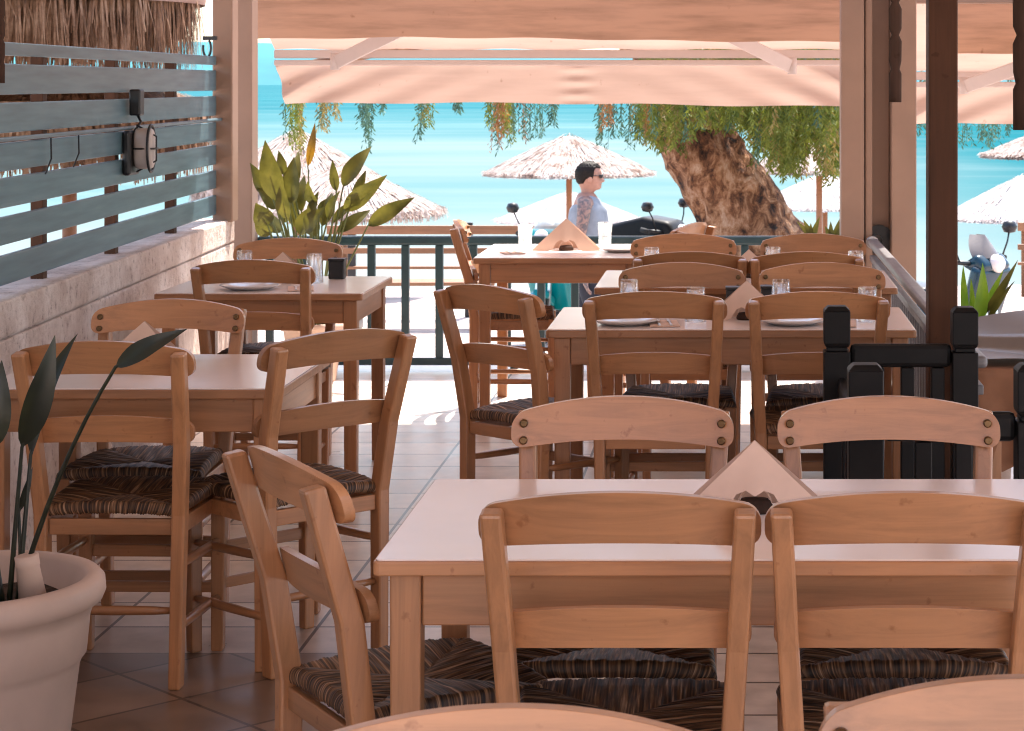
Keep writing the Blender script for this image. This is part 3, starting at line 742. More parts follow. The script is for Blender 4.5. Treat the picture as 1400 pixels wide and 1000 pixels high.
table(-2.02, -1.20, 5.62, 6.34, 'beech table with blue sheen behind the potted plant', .03)
table(-1.21, -.42, 9.83, 10.68, 'farthest beech table, in sunlight beside the teal railing')

# ------------------------------------------------------------------ tableware
TZ = .7612
def napkin(x, y, h, label, rz=0):
    t = thing('folded_napkin', label, 'napkin', (x, y, TZ), rz, 'folded paper napkins on the tables')
    b = Bld(); w = h * 1.08; n = 16
    # front flap with an arched mouth, back flap, folded along the ridge that falls to both sides
    def side(s):
        pts = []
        for i in range(n + 1):
            u = -1 + 2 * i / n
            top = h * (1 - abs(u)); mouth = max(0, .36 * h * (1 - (u / .42) ** 2)) * (1 - .25 * math.cos(u * 14)) if s < 0 else 0
            mouth = min(mouth, top * .8)
            pts.append((u, top, mouth))
        for (u0, t0, m0), (u1, t1, m1) in zip(pts, pts[1:]):
            def P(u, z):
                k = 1 - z / h
                return Vector((u * w, s * (.004 + .062 * h / .12 * k * (1 - .55 * abs(u))) , z))
            rows = 5
            for r in range(rows):
                za0, za1 = m0 + (t0 - m0) * r / rows, m0 + (t0 - m0) * (r + 1) / rows
                zb0, zb1 = m1 + (t1 - m1) * r / rows, m1 + (t1 - m1) * (r + 1) / rows
                b.quad(P(u0, za0), P(u1, zb0), P(u1, zb1), P(u0, za1))
    side(-1); side(1)
    bmesh.ops.remove_doubles(b.bm, verts=b.bm.verts, dist=1e-5)
    b.build('paper_fold', M['napkin'], t, smooth=True)
    b = Bld(); b.lathe([(0, 0), (.034, 0), (.036, .006), (.030, .022), (0, .026)], (0, -.012, 0), 20); b.build('holder_base', M['pendant'], t)
    b = Bld(); b.tube([(.03 * math.cos(q), -.015, .015 + .03 * math.sin(q)) for q in [math.pi * i / 10 for i in range(11)]], .0025, 6); b.build('holder_ring', M['napkin'], t)
    return t
napkin(.040, 4.02, .132, 'large folded paper napkin on the bare near table')
napkin(.045, 7.28, .132, 'folded napkin between the plates of the middle table')
napkin(.064, 8.86, .115, 'folded napkin tip showing between chair backs before the railing')
napkin(-.81, 10.28, .155, 'folded napkin on the sunlit farthest table, beside the man')
napkin(-1.84, 8.66, .120, 'folded napkin on the square table by the white wall')
napkin(-1.705, 6.14, .120, 'folded napkin on the table behind the potted plant')

def make_glass():
    b = Bld(); h = .118
    b.lathe([(0, h), (.029, h), (.031, h - .003), (.0375, .001), (.0360, .0), (.0345, .001), (.0285, h - .012), (0, h - .013)], (0, 0, 0), 32)
    return b.build('glass_tumbler', M['glass'])
gl = make_glass(); first = True
for x, y, up, lab in (
    (-.368, 7.47, 0, 'upturned glass on the middle table, leftmost of its row'), (-.129, 7.2, 0, 'low glass tip behind the left chair of the middle table'),
    (.167, 7.47, 0, 'upturned glass on the middle table, right of its napkin'), (.454, 7.2, 0, 'upturned glass on the middle table near the black balustrade'),
    (-.345, 8.93, 0, 'upturned glass on the table before the railing, leftmost'), (.167, 8.95, 0, 'upturned glass on the table before the railing, right of the napkin'),
    (.503, 8.74, 0, 'upturned glass on the table before the railing, nearest the corner post'),
    (-1.018, 10.36, 1, 'upright glass on the sunlit farthest table, left of the napkin'), (-.64, 10.55, 1, 'upright glass on the sunlit farthest table, right of the napkin'),
    (-2.02, 8.76, 0, 'upturned glass beside the beige post on the square table'), (-1.70, 8.60, 0, 'upturned glass at the right of the square table')):
    o = gl if first else gl.copy()
    if not first: C.objects.link(o)
    first = False
    o.location = (x, y, TZ if not up else TZ + .118); o.rotation_euler = (0 if not up else math.pi, 0, random.random() * 6)
    tag(o, lab, 'glass', 'glass tumblers on the tables')
b = Bld(); b.lathe([(0, .004), (.07, .004), (.105, .015), (.118, .019), (.119, .017), (.106, .011), (.075, 0), (0, 0)], (0, 0, 0), 48)
pl = b.build('dinner_plate', M['ceramic']); first = True
for x, y, lab in ((-.365, 7.13, 'white plate on the middle table at the left seat'), (.198, 7.13, 'white plate on the middle table at the right seat'),
                  (-1.90, 8.34, 'white plate on the square table, near edge'), (-1.93, 8.62, 'white plate on the square table, far side'),
                  (-.53, 10.2, 'white plate on the sunlit farthest table'), (-1.70, 6.02, 'white saucer plate under the napkin behind the potted plant'),
                  (.22, 7.5, 'white plate on the middle table, far right seat')):
    o = pl if first else pl.copy()
    if not first: C.objects.link(o)
    first = False
    o.location = (x, y, TZ); 
    if y < 6.1: o.scale = (.75, .75, 1)
    tag(o, lab, 'plate', 'white plates on the tables')
for x, y, rz, lab in ((-.235, 7.12, .1, 'fork and knife on a napkin, middle table left seat'), (.36, 7.12, -.05, 'fork and knife on a napkin, middle table right seat'), (-1.70, 8.33, .2, 'fork and knife on a napkin, square table'), (-1.06, 10.12, .3, 'flat napkin with cutlery on the sunlit farthest table')):
    t = thing('cutlery_set', lab, 'cutlery', (x, y, TZ), rz)
    b = Bld(); b.box(-.05, .05, -.09, .09, .0005, .004); b.build('flat_napkin', M['napkin'], t, bevel=.001)
    for nm, xx in (('fork', -.018), ('knife', .02)):
        b = Bld(); b.beam((xx, -.085, .0065), (xx, .03, .0065), .009, .003, w1=.006)
        if nm == 'fork':
            b.beam((xx, .03, .0065), (xx, .05, .0065), .012, .002, w1=.02)
            for k in (-1.5, -.5, .5, 1.5): b.beam((xx + k * .005, .05, .0065), (xx + k * .005, .085, .0065), .0025, .002)
        else: b.beam((xx, .03, .0065), (xx, .10, .0065), .013, .002, w1=.006)
        b.build(nm, M['steel'], t)
def caddy(x, y, lab):
    t = thing('condiment_box', lab, 'box', (x, y, TZ))
    b = Bld(); b.box(-.032, .032, -.03, .03, 0, .075); b.build('box_body', M['dark_plastic'], t, bevel=.004)
    b = Bld(); b.box(-.034, .034, -.032, .032, .0755, .084); b.build('lid', M['dark_plastic'], t)
caddy(.005, 7.56, 'small black condiment box beside the napkin of the middle table')
caddy(-1.64, 8.78, 'small black condiment box at the right of the square table')
caddy(.13, 7.6, 'small black condiment box behind the napkin of the middle table, to its right')

# ------------------------------------------------------------------ awnings
def awning(name, label, x0, x1, zs, arms, yin=12.3, yout=13.5):
    zi, zt, zb, ztop = zs          # inner valance bottom, valance top, valance bottom, canopy top
    t = thing(name, label, 'awning', ((x0 + x1) / 2, yin, 0), 0, 'awnings on the seaward side'); ox = -(x0 + x1) / 2
    Wd = x1 - x0
    P = lambda x, y, z: (x + ox, y - yin, z)
    b = Bld(); b.grid(lambda u, v: P(x0 + Wd * u, yin + (yout - yin) * v, ztop + (zt + .10 - ztop) * v - .03 * math.sin(math.pi * v) + .006 * math.sin(u * 37) * v), 50, 10)
    b.build('canopy', M['canvas'], t)
    b = Bld(); b.grid(lambda u, v: P(x0 + .06 + (Wd - .12) * u, yin + .012 * math.sin(u * 21 + v * 2) + .02 * v * math.sin(u * 6), zi + (ztop - .01 - zi) * v + (.012 * math.sin(u * 5.5) + .004 * math.sin(u * 31)) * (1 - v)), 90, 12)
    b.build('inner_valance', M['canvas_old'], t)
    def val(u, v):
        e = min(u, 1 - u) * Wd
        fold = .035 * math.exp(-e / .5) * math.sin((e * 1.5 - v * .9) * 9) + .008 * math.sin(u * Wd * 4.3 + 1) * (1 - v) + .01 * math.exp(-((u - .5) * Wd / .09) ** 2) * math.sin(v * 19)
        z = zb + (zt - zb) * v + (1 - v) * (.012 * math.sin(u * 4 + .5) + .005 * math.sin(u * 23))
        x = x0 + Wd * u + (1 - v) * .05 * (math.exp(-u * Wd / .3) - math.exp(-(1 - u) * Wd / .3))
        return P(x, yout + .05 + fold + .02 * (1 - v), z)
    b = Bld(); b.grid(val, 140, 18); b.build('valance', M['canvas'], t)
    b = Bld(); b.box(x0 + ox, x1 + ox, yout - yin - .03, yout - yin + .03, zt + .044, zt + .098); b.build('front_bar', M['white_metal'], t, bevel=.006)
    b = Bld(); b.box(x0 + ox, x1 + ox, yout - yin - .035, yout - yin + .025, zt - .002, zt + .034); b.build('front_bar', M['white_metal'], t, bevel=.008)
    b = Bld(); b.tube([P(x0 + .05, yin + .06, ztop + .03), P(x1 - .05, yin + .06, ztop + .03)], .04, 14); b.build('roller', M['white_metal'], t)
    for p0, p1 in arms:
        b = Bld(); q0, q1 = Vector(P(*p0)), Vector(P(*p1)); b.beam(q0, q1, .03, .085, (0, 1, 0)); b.build('folding_arm', M['white_metal'], t, bevel=.006)
        b = Bld(); b.tube([q0 + Vector((0, .0, -.045)), q0 + Vector((0, 0, .06))], .03, 12); b.build('arm_joint', M['white_metal'], t)
    return t
aw = awning('awning', 'pink beige awning with white folding arms across the sea view', -2.92, .92, (1.823, 1.684, 1.432, 2.42),
       [(W(458, 86, 13.3), W(600, 15, 12.75)), (W(1083, 92, 13.3), W(930, 15, 12.75))])
aw2 = awning('awning', 'stained awning to the right beyond the brown post', 1.10, 4.2, (1.735, 1.545, 1.302, 2.42),
       [(W(1318, 119, 13.3), W(1450, 72, 12.75)), (W(1700, 119, 13.3), W(1560, 72, 12.75))])
b = Bld(); b.box(.99, 4.3, 11.95, 12.05, 2.02, 2.10); b.box(4.2, 4.3, 11.95, 12.05, -.83, 2.019)
tag(b.build('awning_beam', M['post_paint'], bevel=.006), 'beige beam above the stained awning at the right', 'beam')

# ------------------------------------------------------------------ plants
def blade(b, start, tip, width, facing, m, bend=.12, fold=.25, n=12):
    start, tip = Vector(start), Vector(tip); ax = tip - start; L = ax.length; d = ax / L
    f = Vector(facing); f = (f - d * d.dot(f)).normalized(); s = d.cross(f)
    k = b.mi(m); rows = []
    for i in range(n + 1):
        u = i / n; wd = width / 2 * max(.02, (math.sin(math.pi * min(1, u ** .8)) ** .85 * (1.06 - .25 * u * u) if u < 1 else 0))
        c = start + ax * u + f * (bend * L * (u * (1 - u) * 2 - u * u * .6))
        rows.append([b.bm.verts.new(c + s * (wd * q) + f * (fold * wd * abs(q) + .04 * wd * math.sin(u * 17 + q * 4))) for q in (-1, -.5, 0, .5, 1)])
    for r0, r1 in zip(rows, rows[1:]):
        for j in range(4):
            fc_ = b.bm.faces.new((r0[j], r0[j + 1], r1[j + 1], r1[j])); fc_.material_index = k; fc_.smooth = True
def leaf(parent, base, start, tip, width, facing, mat, stemr=.006, smat=None, sag=0.0, name='leaf'):
    base, start, tip = Vector(base), Vector(start), Vector(tip)
    b = Bld(); mid = base.lerp(start, .55) + (start - base).cross(Vector((0, 1, 0))).normalized() * sag
    mid.z += abs(sag) * .3
    pts = [(base * (1 - u) * (1 - u) + mid * 2 * u * (1 - u) + start * u * u) for u in [i / 8 for i in range(9)]]
    pts.append(start.lerp(tip, .5)); 
    b.tube(pts, [stemr * (1 - .45 * i / 9) for i in range(9)] + [stemr * .3], 7, smat or M['stem'])
    blade(b, start, tip, width, facing, mat)
    return b.build(name, None, parent, recalc=False)
# strelitzia by the beige post
d0 = 11.2; s0 = d0 / F
pot = thing('plant_pot', 'clay coloured pot behind the square table, holding the strelitzia', 'pot', (-2.22, 11.2, 0))
b = Bld(); b.lathe([(0, 0), (.12, 0), (.155, .27), (.17, .27), (.17, .31), (.15, .31), (.145, .27), (0, .265)], (0, 0, 0), 28); b.build('pot_body', M['terracotta'], pot)
b = Bld(); b.lathe([(0, .285), (.143, .275)], (0, 0, 0), 20); b.build('soil', M['soil'], pot)
pt = thing('strelitzia_plant', 'green strelitzia with one yellow bud in front of the teal railing', 'plant', (0, 0, 0))
L = [((381, 276), (361, 194), 24), ((388, 240), (381, 206), 10), ((400, 280), (400, 215), 21), ((460, 262), (454, 219), 10), ((469, 256), (506, 199), 20),
     ((482, 270), (501, 233), 10), ((470, 288), (527, 241), 19), ((503, 309), (565, 270), 17), ((432, 282), (419, 250), 14), ((358, 264), (344, 224), 15),
     ((378, 286), (352, 256), 17), ((366, 308), (350, 279), 21), ((418, 318), (441, 284), 19), ((436, 292), (446, 271), 9), ((412, 290), (415, 238), 13), ((448, 300), (462, 262), 12),
     ((392, 300), (384, 250), 16), ((405, 312), (398, 262), 15), ((372, 270), (371, 228), 11), ((425, 300), (434, 262), 12), ((455, 305), (489, 272), 12), ((385, 318), (360, 292), 16),
     ((395, 292), (372, 236), 16), ((440, 310), (455, 262), 14), ((410, 322), (425, 282), 18), ((460, 318), (508, 286), 13), ((370, 322), (348, 300), 16), ((430, 325), (418, 290), 18), ((402, 262), (408, 205), 12), ((388, 305), (395, 268), 15)]
for i, (st_, tp_, w_) in enumerate(L):
    dd = d0 + random.uniform(-.13, .13)
    st3, tp3 = W(*st_, dd), W(*tp_, dd + random.uniform(-.12, .12))
    base = Vector((-2.22 + random.uniform(-.07, .07), 11.2 + random.uniform(-.06, .06), .28))
    leaf(pt, base, st3, tp3, w_ * s0 * 1.3, (random.uniform(-.7, .7), -1, random.uniform(.1, .6)), M['leaf'], .007)
leaf(pt, (-2.2, 11.2, .28), W(421, 228, 11.15), W(431, 168, 11.15), 11 * s0, (.3, -1, .2), M['leaf_yellow'], .006, name='flower_bud')
# the large white pot, near left
pc = Vector((-1.586, 4.38, 0))
pot = thing('plant_pot', 'large white plastic pot with rolled rim in the left foreground', 'pot', pc)
b = Bld(); b.lathe([(0, 0), (.175, 0), (.183, .02), (.226, .36), (.232, .375), (.240, .385), (.247, .46), (.256, .487), (.272, .495), (.279, .512), (.277, .535), (.265, .548), (.245, .548), (.234, .54), (.222, .47), (0, .46)], (0, 0, 0), 72)
b.build('pot_body', M['pot'], pot)
b = Bld(); b.grid(lambda u, v: (.219 * v * math.cos(6.2832 * u), .219 * v * math.sin(6.2832 * u), .487 + .012 * math.sin(u * 40) * math.sin(v * 9)), 40, 8); b.build('soil', M['soil'], pot)
cup = W(47, 790, 4.36); cup.z = .49
t = thing('clay_cup', 'pale upturned clay cup standing in the white pot', 'cup', cup); t.rotation_euler = (R(4), R(-7), 0)
b = Bld(); b.lathe([(0, 0), (.030, 0), (.0225, .088), (.024, .09), (.024, .112), (.019, .113), (0, .112)], (0, 0, 0), 24); b.build('cup_body', M['terracotta'], t)
fp = thing('potted_strelitzia', 'dark leaved plant growing from the large white pot', 'plant', (0, 0, 0))
def B_(px): return W(px, 800, 4.38) * 1 + Vector((0, 0, 0))
def bs(px, dy=0): v = W(px, 790, 4.38 + dy); v.z = .485; return v
q0 = 4.38 / F
leaf(fp, bs(12), W(30, 612, 4.36), W(77, 462, 4.34), 37 * q0, (.6, -1, .1), M['leaf_dark'], .006, M['leaf_dark'])
leaf(fp, bs(24), W(42, 622, 4.40), W(97, 455, 4.42), 34 * q0, (-.6, -1, .1), M['leaf_dark'], .006, M['leaf_dark'])
leaf(fp, bs(20), W(158, 502, 4.30), W(252, 449, 4.28), 27 * q0, (.2, -1, .5), M['leaf_dark'], .006, M['leaf_dark'], sag=.035)
leaf(fp, bs(-10), W(-6, 612, 4.3), W(2, 494, 4.3), 34 * q0, (.3, -1, .1), M['leaf_dark'], .006, M['leaf_dark'])
leaf(fp, bs(-60), W(-70, 560, 4.4), W(-120, 430, 4.4), 50 * q0, (.3, -1, .1), M['leaf_dark'], .006, M['leaf_dark'])
leaf(fp, bs(4, .03), W(-30, 600, 4.5), W(-40, 440, 4.55), 44 * q0, (.5, -1, .1), M['leaf_dark'], .006, M['leaf_dark'])
leaf(fp, bs(30), W(26, 700, 4.4), W(45, 640, 4.4), 10 * q0, (.5, -1, .1), M['leaf_dark'], .005, M['leaf_dark'])
# lime yucca beyond the side railing, small plants by the trunk
yc = W(1345, 470, 8.2)
pot = thing('plant_pot', 'pot of the lime green plant, hidden beyond the side railing', 'pot', (yc.x, 8.2, 0))
b = Bld(); b.lathe([(0, 0), (.10, 0), (.13, .40), (.145, .40), (.145, .44), (.12, .44), (.115, .40), (0, .395)], (0, 0, 0), 24); b.build('pot_body', M['terracotta'], pot)
yp = thing('lime_plant', 'lime green pointed leaves beyond the side railing', 'plant', (0, 0, 0))
for st_, tp_, w_, mt in (((1322, 450), (1316, 362), 11, 'leaf_lime'), ((1334, 450), (1346, 362), 20, 'leaf_lime'), ((1345, 430), (1392, 358), 11, 'leaf'), ((1340, 440), (1372, 368), 10, 'leaf_lime'), ((1350, 440), (1385, 385), 9, 'leaf'), ((1330, 450), (1328, 380), 9, 'leaf_lime')):
    leaf(yp, (yc.x + random.uniform(-.04, .04), 8.2, .40), W(*st_, 8.2), W(*tp_, 8.2 + random.uniform(-.1, .1)), w_ * 8.2 / F, (random.uniform(-.4, .4), -1, .3), M[mt], .005)
for cx, lab, ln in ((1112, 'spiky dark plant at the foot of the tree trunk', ((1098, 300), (1090, 302), (1120, 296), (1108, 305))), (1140, 'spiky dark plant next to the beige corner post', ((1147, 300), (1135, 303), (1150, 306), (1128, 309)))):
    sp = thing('spiky_plant', lab, 'plant', (0, 0, 0)); bb = W(cx, 345, 13.2); 
    for tp_ in ln:
        leaf(sp, (bb.x, 13.2, -.83), W(cx + random.uniform(-5, 5), 335, 13.2), W(*tp_, 13.2), 9 * 13.2 / F, (random.uniform(-.6, .6), -1, .2), M['leaf'], .012)

# ------------------------------------------------------------------ tree
tr = thing('tamarisk_tree', 'leaning thick trunked tamarisk with drooping feathery green branches', 'tree', W(1052, 470, 19.3))
org = tr.location.copy(); org.z = -.85; tr.location = org
b = Bld(); d = 19.3
tp = [(1052, 480, 78), (1046, 400, 74), (1036, 345, 70), (1024, 315, 62), (1003, 275, 57), (978, 235, 54), (957, 200, 53), (938, 165, 50), (920, 125, 44), (905, 80, 38), (880, 20, 32), (850, -60, 26)]
n = 40; rings = []; 
pts = []
for (x0, y0, r0), (x1, y1, r1) in zip(tp, tp[1:]):
    for k in range(4): u = k / 4; pts.append((x0 + (x1 - x0) * u, y0 + (y1 - y0) * u, r0 + (r1 - r0) * u))
pts.append(tp[-1])
from mathutils import noise
for i, (x, y, r) in enumerate(pts):
    c = W(x, y, d) - org; ring = []
    for j in range(n):
        a = 2 * math.pi * j / n; rad = r * d / F * .93
        v = Vector((math.cos(a), math.sin(a), i * .16))
        rad *= 1 + .12 * noise.noise(v * 1.7) + .11 * noise.noise(v * 4.5) + .06 * noise.noise(v * 11)
        ring.append(b.bm.verts.new(c + Vector((math.cos(a) * rad, math.sin(a) * rad, -math.cos(a) * rad * -.45))))
    rings.append(ring)
for r0, r1 in zip(rings, rings[1:]):
    for j in range(n):
        f = b.bm.faces.new((r0[j], r0[(j + 1) % n], r1[(j + 1) % n], r1[j])); f.smooth = True
b.bm.faces.new(rings[0][::-1]); b.bm.faces.new(rings[-1])
b.build('trunk', M['bark'], tr)
def bough(pts, r): 
    b = Bld(); P = [W(x, y, dd) - org for x, y, dd in pts]; b.tube(P, [r * (1 - .75 * i / (len(P) - 1)) for i in range(len(P))], 10); b.build('bough', M['bark'], tr)
bough([(925, 130, 19.3), (1000, 80, 19.1), (1090, 50, 18.8), (1200, 60, 18.4), (1300, 90, 18)], .16)
bough([(905, 80, 19.3), (820, 30, 19.0), (700, 40, 18.6), (560, 60, 18.2), (420, 90, 18.0)], .15)
bough([(880, 20, 19.3), (940, -80, 19.6), (1020, -140, 20)], .13)
bough([(850, -60, 19.3), (740, -120, 19.0), (620, -130, 18.6)], .12)
def spray(b, p, L, mat, spread=.18, leaflets=16, size=1.0):
    p = Vector(p); dx = Vector((random.uniform(-1, 1), random.uniform(-1, 1), 0)) * spread
    prev = None
    for i in range(leaflets):
        u = (i + random.random()) / leaflets
        c = p + dx * (u ** .6) * L + Vector((0, 0, -L * u ** 1.15)) + Vector((random.gauss(0, .012), random.gauss(0, .012), 0))
        dirv = Vector((random.uniform(-1.2, 1.2), random.uniform(-1.2, 1.2), -.9)).normalized(); s = dirv.cross(Vector((random.uniform(-1, 1), -1, 0))).normalized()
        l, w = random.uniform(.04, .085) * size, random.uniform(.004, .010) * size
        b.quad(c, c + dirv * l * .5 + s * w, c + dirv * l, c + dirv * l * .5 - s * w, mat)
    b.quad(p, p + Vector((.006, 0, 0)), p + dx * L + Vector((.003, 0, -L)), p + dx * L + Vector((0, 0, -L)), mat)
# main curtain of leaves around the trunk top
b = Bld()
for i in range(560):
    x = random.uniform(876, 1150); y0 = random.uniform(20, 150); low = 165 + 16 * math.sin(x * .05) + (38 if 1035 < x < 1148 else 0) * (1 if math.sin(x * .21) > -.35 else .2) + (14 if x < 925 else 0)
    if 950 < x < 1020: low = 160
    low += random.uniform(-22, 20)
    dd = random.uniform(17.6, 20.2); p = W(x, y0, dd) - org; L = max(.15, (low - y0) * dd / F)
    m = M['needle'] if random.random() < .84 else M[random.choice(['needle_gold', 'needle_gold', 'needle_gold', 'needle_blue'])]
    spray(b, p, L, m, .16, int(30 + L * 60), 1.0)
for x, lowy in ((1070, 240), (1062, 232), (1085, 242), (1128, 232), (1136, 250), (1140, 240), (1098, 225)):
    for k in range(9):
        dd = random.uniform(17.8, 19); spray(b, W(x + random.gauss(0, 7), 165, dd) - org, (lowy - 165 + random.uniform(-18, 6)) * dd / F, M[random.choice(['needle', 'needle', 'needle_gold', 'needle'])], .12, 60)
b.build('crown', None, tr, recalc=False)
b = Bld()
for x, lowy, mats, k in ((395, 185, ['needle_blue', 'needle'], 5), (410, 208, ['needle', 'needle_gold'], 12), (440, 180, ['needle_gold', 'needle_blue'], 8), (455, 165, ['needle_gold'], 5), (497, 180, ['needle_blue'], 8), (503, 206, ['needle_blue'], 5), (520, 160, ['needle_blue'], 4),
                     (585, 172, ['needle', 'needle_gold'], 6), (577, 190, ['needle_blue'], 5), (625, 160, ['needle_blue'], 4), (672, 175, ['needle_blue', 'needle'], 5), (690, 178, ['needle_rust', 'needle_rust', 'needle'], 22), (684, 206, ['needle_blue', 'needle_rust'], 6), (698, 190, ['needle_blue', 'needle'], 6),
                     (722, 200, ['needle_rust', 'needle_blue'], 6), (738, 186, ['needle_blue'], 5), (755, 168, ['needle_blue'], 5), (822, 202, ['needle_blue'], 7), (833, 175, ['needle_blue', 'needle_rust'], 8), (842, 182, ['needle_blue'], 5), (872, 200, ['needle_blue'], 8), (880, 178, ['needle_rust', 'needle'], 6), (897, 196, ['needle_blue', 'needle'], 7),
                     (1262, 182, ['needle_blue'], 8), (1325, 195, ['needle_blue'], 6), (1345, 200, ['needle_blue'], 9), (1362, 190, ['needle_blue'], 6), (1380, 185, ['needle_blue'], 6)):
    for q in range(k):
        dd = random.uniform(17.4, 18.6); y0 = random.uniform(85, 140); spray(b, W(x + random.gauss(0, 5), y0, dd) - org, (lowy - y0 + random.uniform(-14, 5)) * dd / F, M[random.choice(mats)], .07, 34, .8)
b.build('hanging_twigs', None, tr, recalc=False)
b = Bld()
for i in range(900):   # the crown above, seen only from other places
    a = random.random() * 6.283; rr = 3.4 * math.sqrt(random.random()); x, y = -.9 + rr * 1.3 * math.cos(a), rr * .7 * math.sin(a)
    spray(b, (x, y - .3, random.uniform(4.3, 6.0) - .07 * rr * rr), random.uniform(.3, .8), M[random.choice(['needle', 'needle', 'needle_blue', 'needle_gold'])], .3, 12, 1.5)
b.build('upper_crown', None, tr, recalc=False)

# ------------------------------------------------------------------ thatched umbrellas
def thatch_canopy(b, Rr, Hh, zr, n, fringe, m, seed):
    rnd = random.Random(seed)
    prof = lambda r: zr + Hh * (1 - r / Rr) ** .92
    b.grid(lambda u, v: (Rr * max(.02, v) * math.cos(6.28319 * u) * (1 + .02 * math.sin(u * 90)), Rr * max(.02, v) * math.sin(6.28319 * u) * (1 + .02 * math.sin(u * 90)), prof(Rr * max(.02, v))), 48, 8, m)
    for i in range(n):
        a = rnd.random() * 6.283; r0 = Rr * math.sqrt(rnd.random()) * .97; l = rnd.uniform(.15, .42); r1 = r0 + l
        z0 = prof(r0) + rnd.uniform(.01, .05); 
        r1 = min(r1, Rr * rnd.uniform(.985, 1.03)); z1 = prof(min(r1, Rr)) + rnd.uniform(.0, .04) - max(0, r1 - Rr) * .6
        a1 = a + rnd.gauss(0, .04); w = rnd.uniform(.003, .009)
        t = Vector((-math.sin(a), math.cos(a), 0)) * w
        p0 = Vector((r0 * math.cos(a), r0 * math.sin(a), z0)); p1 = Vector((r1 * math.cos(a1), r1 * math.sin(a1), z1))
        b.quad(p0 - t, p0 + t, p1 + t * .6, p1 - t * .6, m)
    if fringe:
        for i in range(int(n * (.4 if fringe < .1 else .8))):
            a = rnd.random() * 6.283; r0 = Rr * rnd.uniform(.9, 1.02); l = fringe * rnd.uniform(.4, 1.15); w = rnd.uniform(.006, .018)
            t = Vector((-math.sin(a), math.cos(a), 0)) * w; p0 = Vector((r0 * math.cos(a), r0 * math.sin(a), zr + .06)); p1 = p0 + Vector((rnd.gauss(0, .03), rnd.gauss(0, .03), -l))
            b.quad(p0 - t, p0 + t, p1 + t * .3, p1 - t * .3, m)
UG = 'thatched beach umbrellas'
def umbrella(px, ypeak, yrim, half, d, mat, label, fringe=.035, n=4600, pole=.045):
    pk, rim = W(px, ypeak, d), W(px, yrim, d); g = gz(d); r = half * d / F
    t = thing('beach_umbrella', label, 'umbrella', (pk.x, d, g), random.random() * 6, UG)
    b = Bld(); thatch_canopy(b, r, pk.z - rim.z, rim.z - g, n, fringe, mat, int(px)); b.build('canopy', None, t, recalc=False)
    b = Bld(); b.tube([(0, 0, -.1), (0, 0, pk.z - g - .03)], pole, 10); b.build('pole', M['plank'], t)
    return t
umbrella(778, 185, 240, 117, 31, M['thatch'], 'pale thatched umbrella with brown streaks above the man')
umbrella(778, 263, 303, 100, 40, M['thatch_white'], 'white bleached umbrella low behind the man')
umbrella(405, 178, 262, 138, 27, M['thatch'], 'large thatched umbrella behind the strelitzia, upper of two', .25)
umbrella(470, 226, 292, 138, 24.5, M['thatch'], 'thatched umbrella behind the strelitzia, lower one with ragged fringe', .12, 2200)
umbrella(1120, 188, 236, 104, 29, M['thatch'], 'thatched umbrella half hidden by the tree foliage')
umbrella(1128, 238, 284, 100, 36, M['thatch_white'], 'white bleached umbrella between trunk and corner post')
umbrella(1440, 176, 216, 100, 27, M['thatch'], 'thatched umbrella at the right edge beyond the brown post')
umbrella(1400, 240, 300, 112, 33, M['thatch_white'], 'white bleached umbrella at the right edge above the blue scooter')
umbrella(95, 95, 150, 190, 13.4, M['thatch_brown'], 'brown thatched umbrella seen through the slats by the lamp', .45, 2600)
# the big brown one next to the slat fence
t = thing('thatched_shelter', 'dark brown shaggy thatched shelter behind the slat fence', 'shelter', (-4.62, 12.6, -.85), 0)
b = Bld(); thatch_canopy(b, 1.38, .75, 2.93, 1400, 0, M['thatch_brown'], 5)
rnd = random.Random(3)
for i in range(6500):
    a = rnd.random() * 6.283; r0 = 1.38 * rnd.uniform(.86, 1.03); l = rnd.uniform(.2, .52); w = rnd.uniform(.004, .013)
    tt = Vector((-math.sin(a), math.cos(a), 0)) * w; p0 = Vector((r0 * math.cos(a), r0 * math.sin(a), 2.99)); p1 = p0 + Vector((rnd.gauss(0, .035), rnd.gauss(0, .035), -l))
    b.quad(p0 - tt, p0 + tt, p1 + tt * .3, p1 - tt * .3, M['thatch_brown'])
b.build('thatch', None, t, recalc=False)
b = Bld(); b.lathe([(1.44, 2.89), (1.46, 3.05), (1.3, 3.2), (.6, 3.55)], (0, 0, 0), 64); b.build('canvas_cover', M['cover'], t)
b = Bld(); b.tube([(0, 0, 0), (0, 0, 3.5)], .06, 10); b.build('pole', M['plank'], t)

# ------------------------------------------------------------------ promenade furniture
def plankfence(x0, x1, d, label):
    t = thing('plank_barrier', label, 'fence', ((x0 + x1) / 2, d, -.85)); hw = (x1 - x0) / 2
    for z0, z1 in ((.86, .95), (.66, .72), (.50, .53)):
        b = Bld(); b.box(-hw, hw, -.02, .02, z0, z1); b.build('plank', M['plank'], t, bevel=.006)
    k = -hw + .25
    while k < hw:
        b = Bld(); b.box(k - .04, k + .04, .021, .09, 0, .98); b.build('upright', M['dark_plastic'], t, bevel=.006); k += 1.21
plankfence(-4.2, -1.75, 21.9, 'low brown plank barrier beyond the teal railing')
plankfence(3.0, 5.5, 22.4, 'low brown plank barrier at the right edge behind the blue scooter')
t = thing('wooden_bench', 'brown wooden bench with dark legs on the promenade', 'bench', (-3.1, 20.9, -.85), .05)
b = Bld(); 
for k in range(3): b.box(-.75, .75, -.2 + k * .14, -.08 + k * .14, .44, .475)
b.build('seat', M['plank'], t, bevel=.004)
for s in (-.6, .6):
    b = Bld(); b.box(s - .03, s + .03, -.19, .2, 0, .438); b.build('leg', M['dark_plastic'], t, bevel=.004)

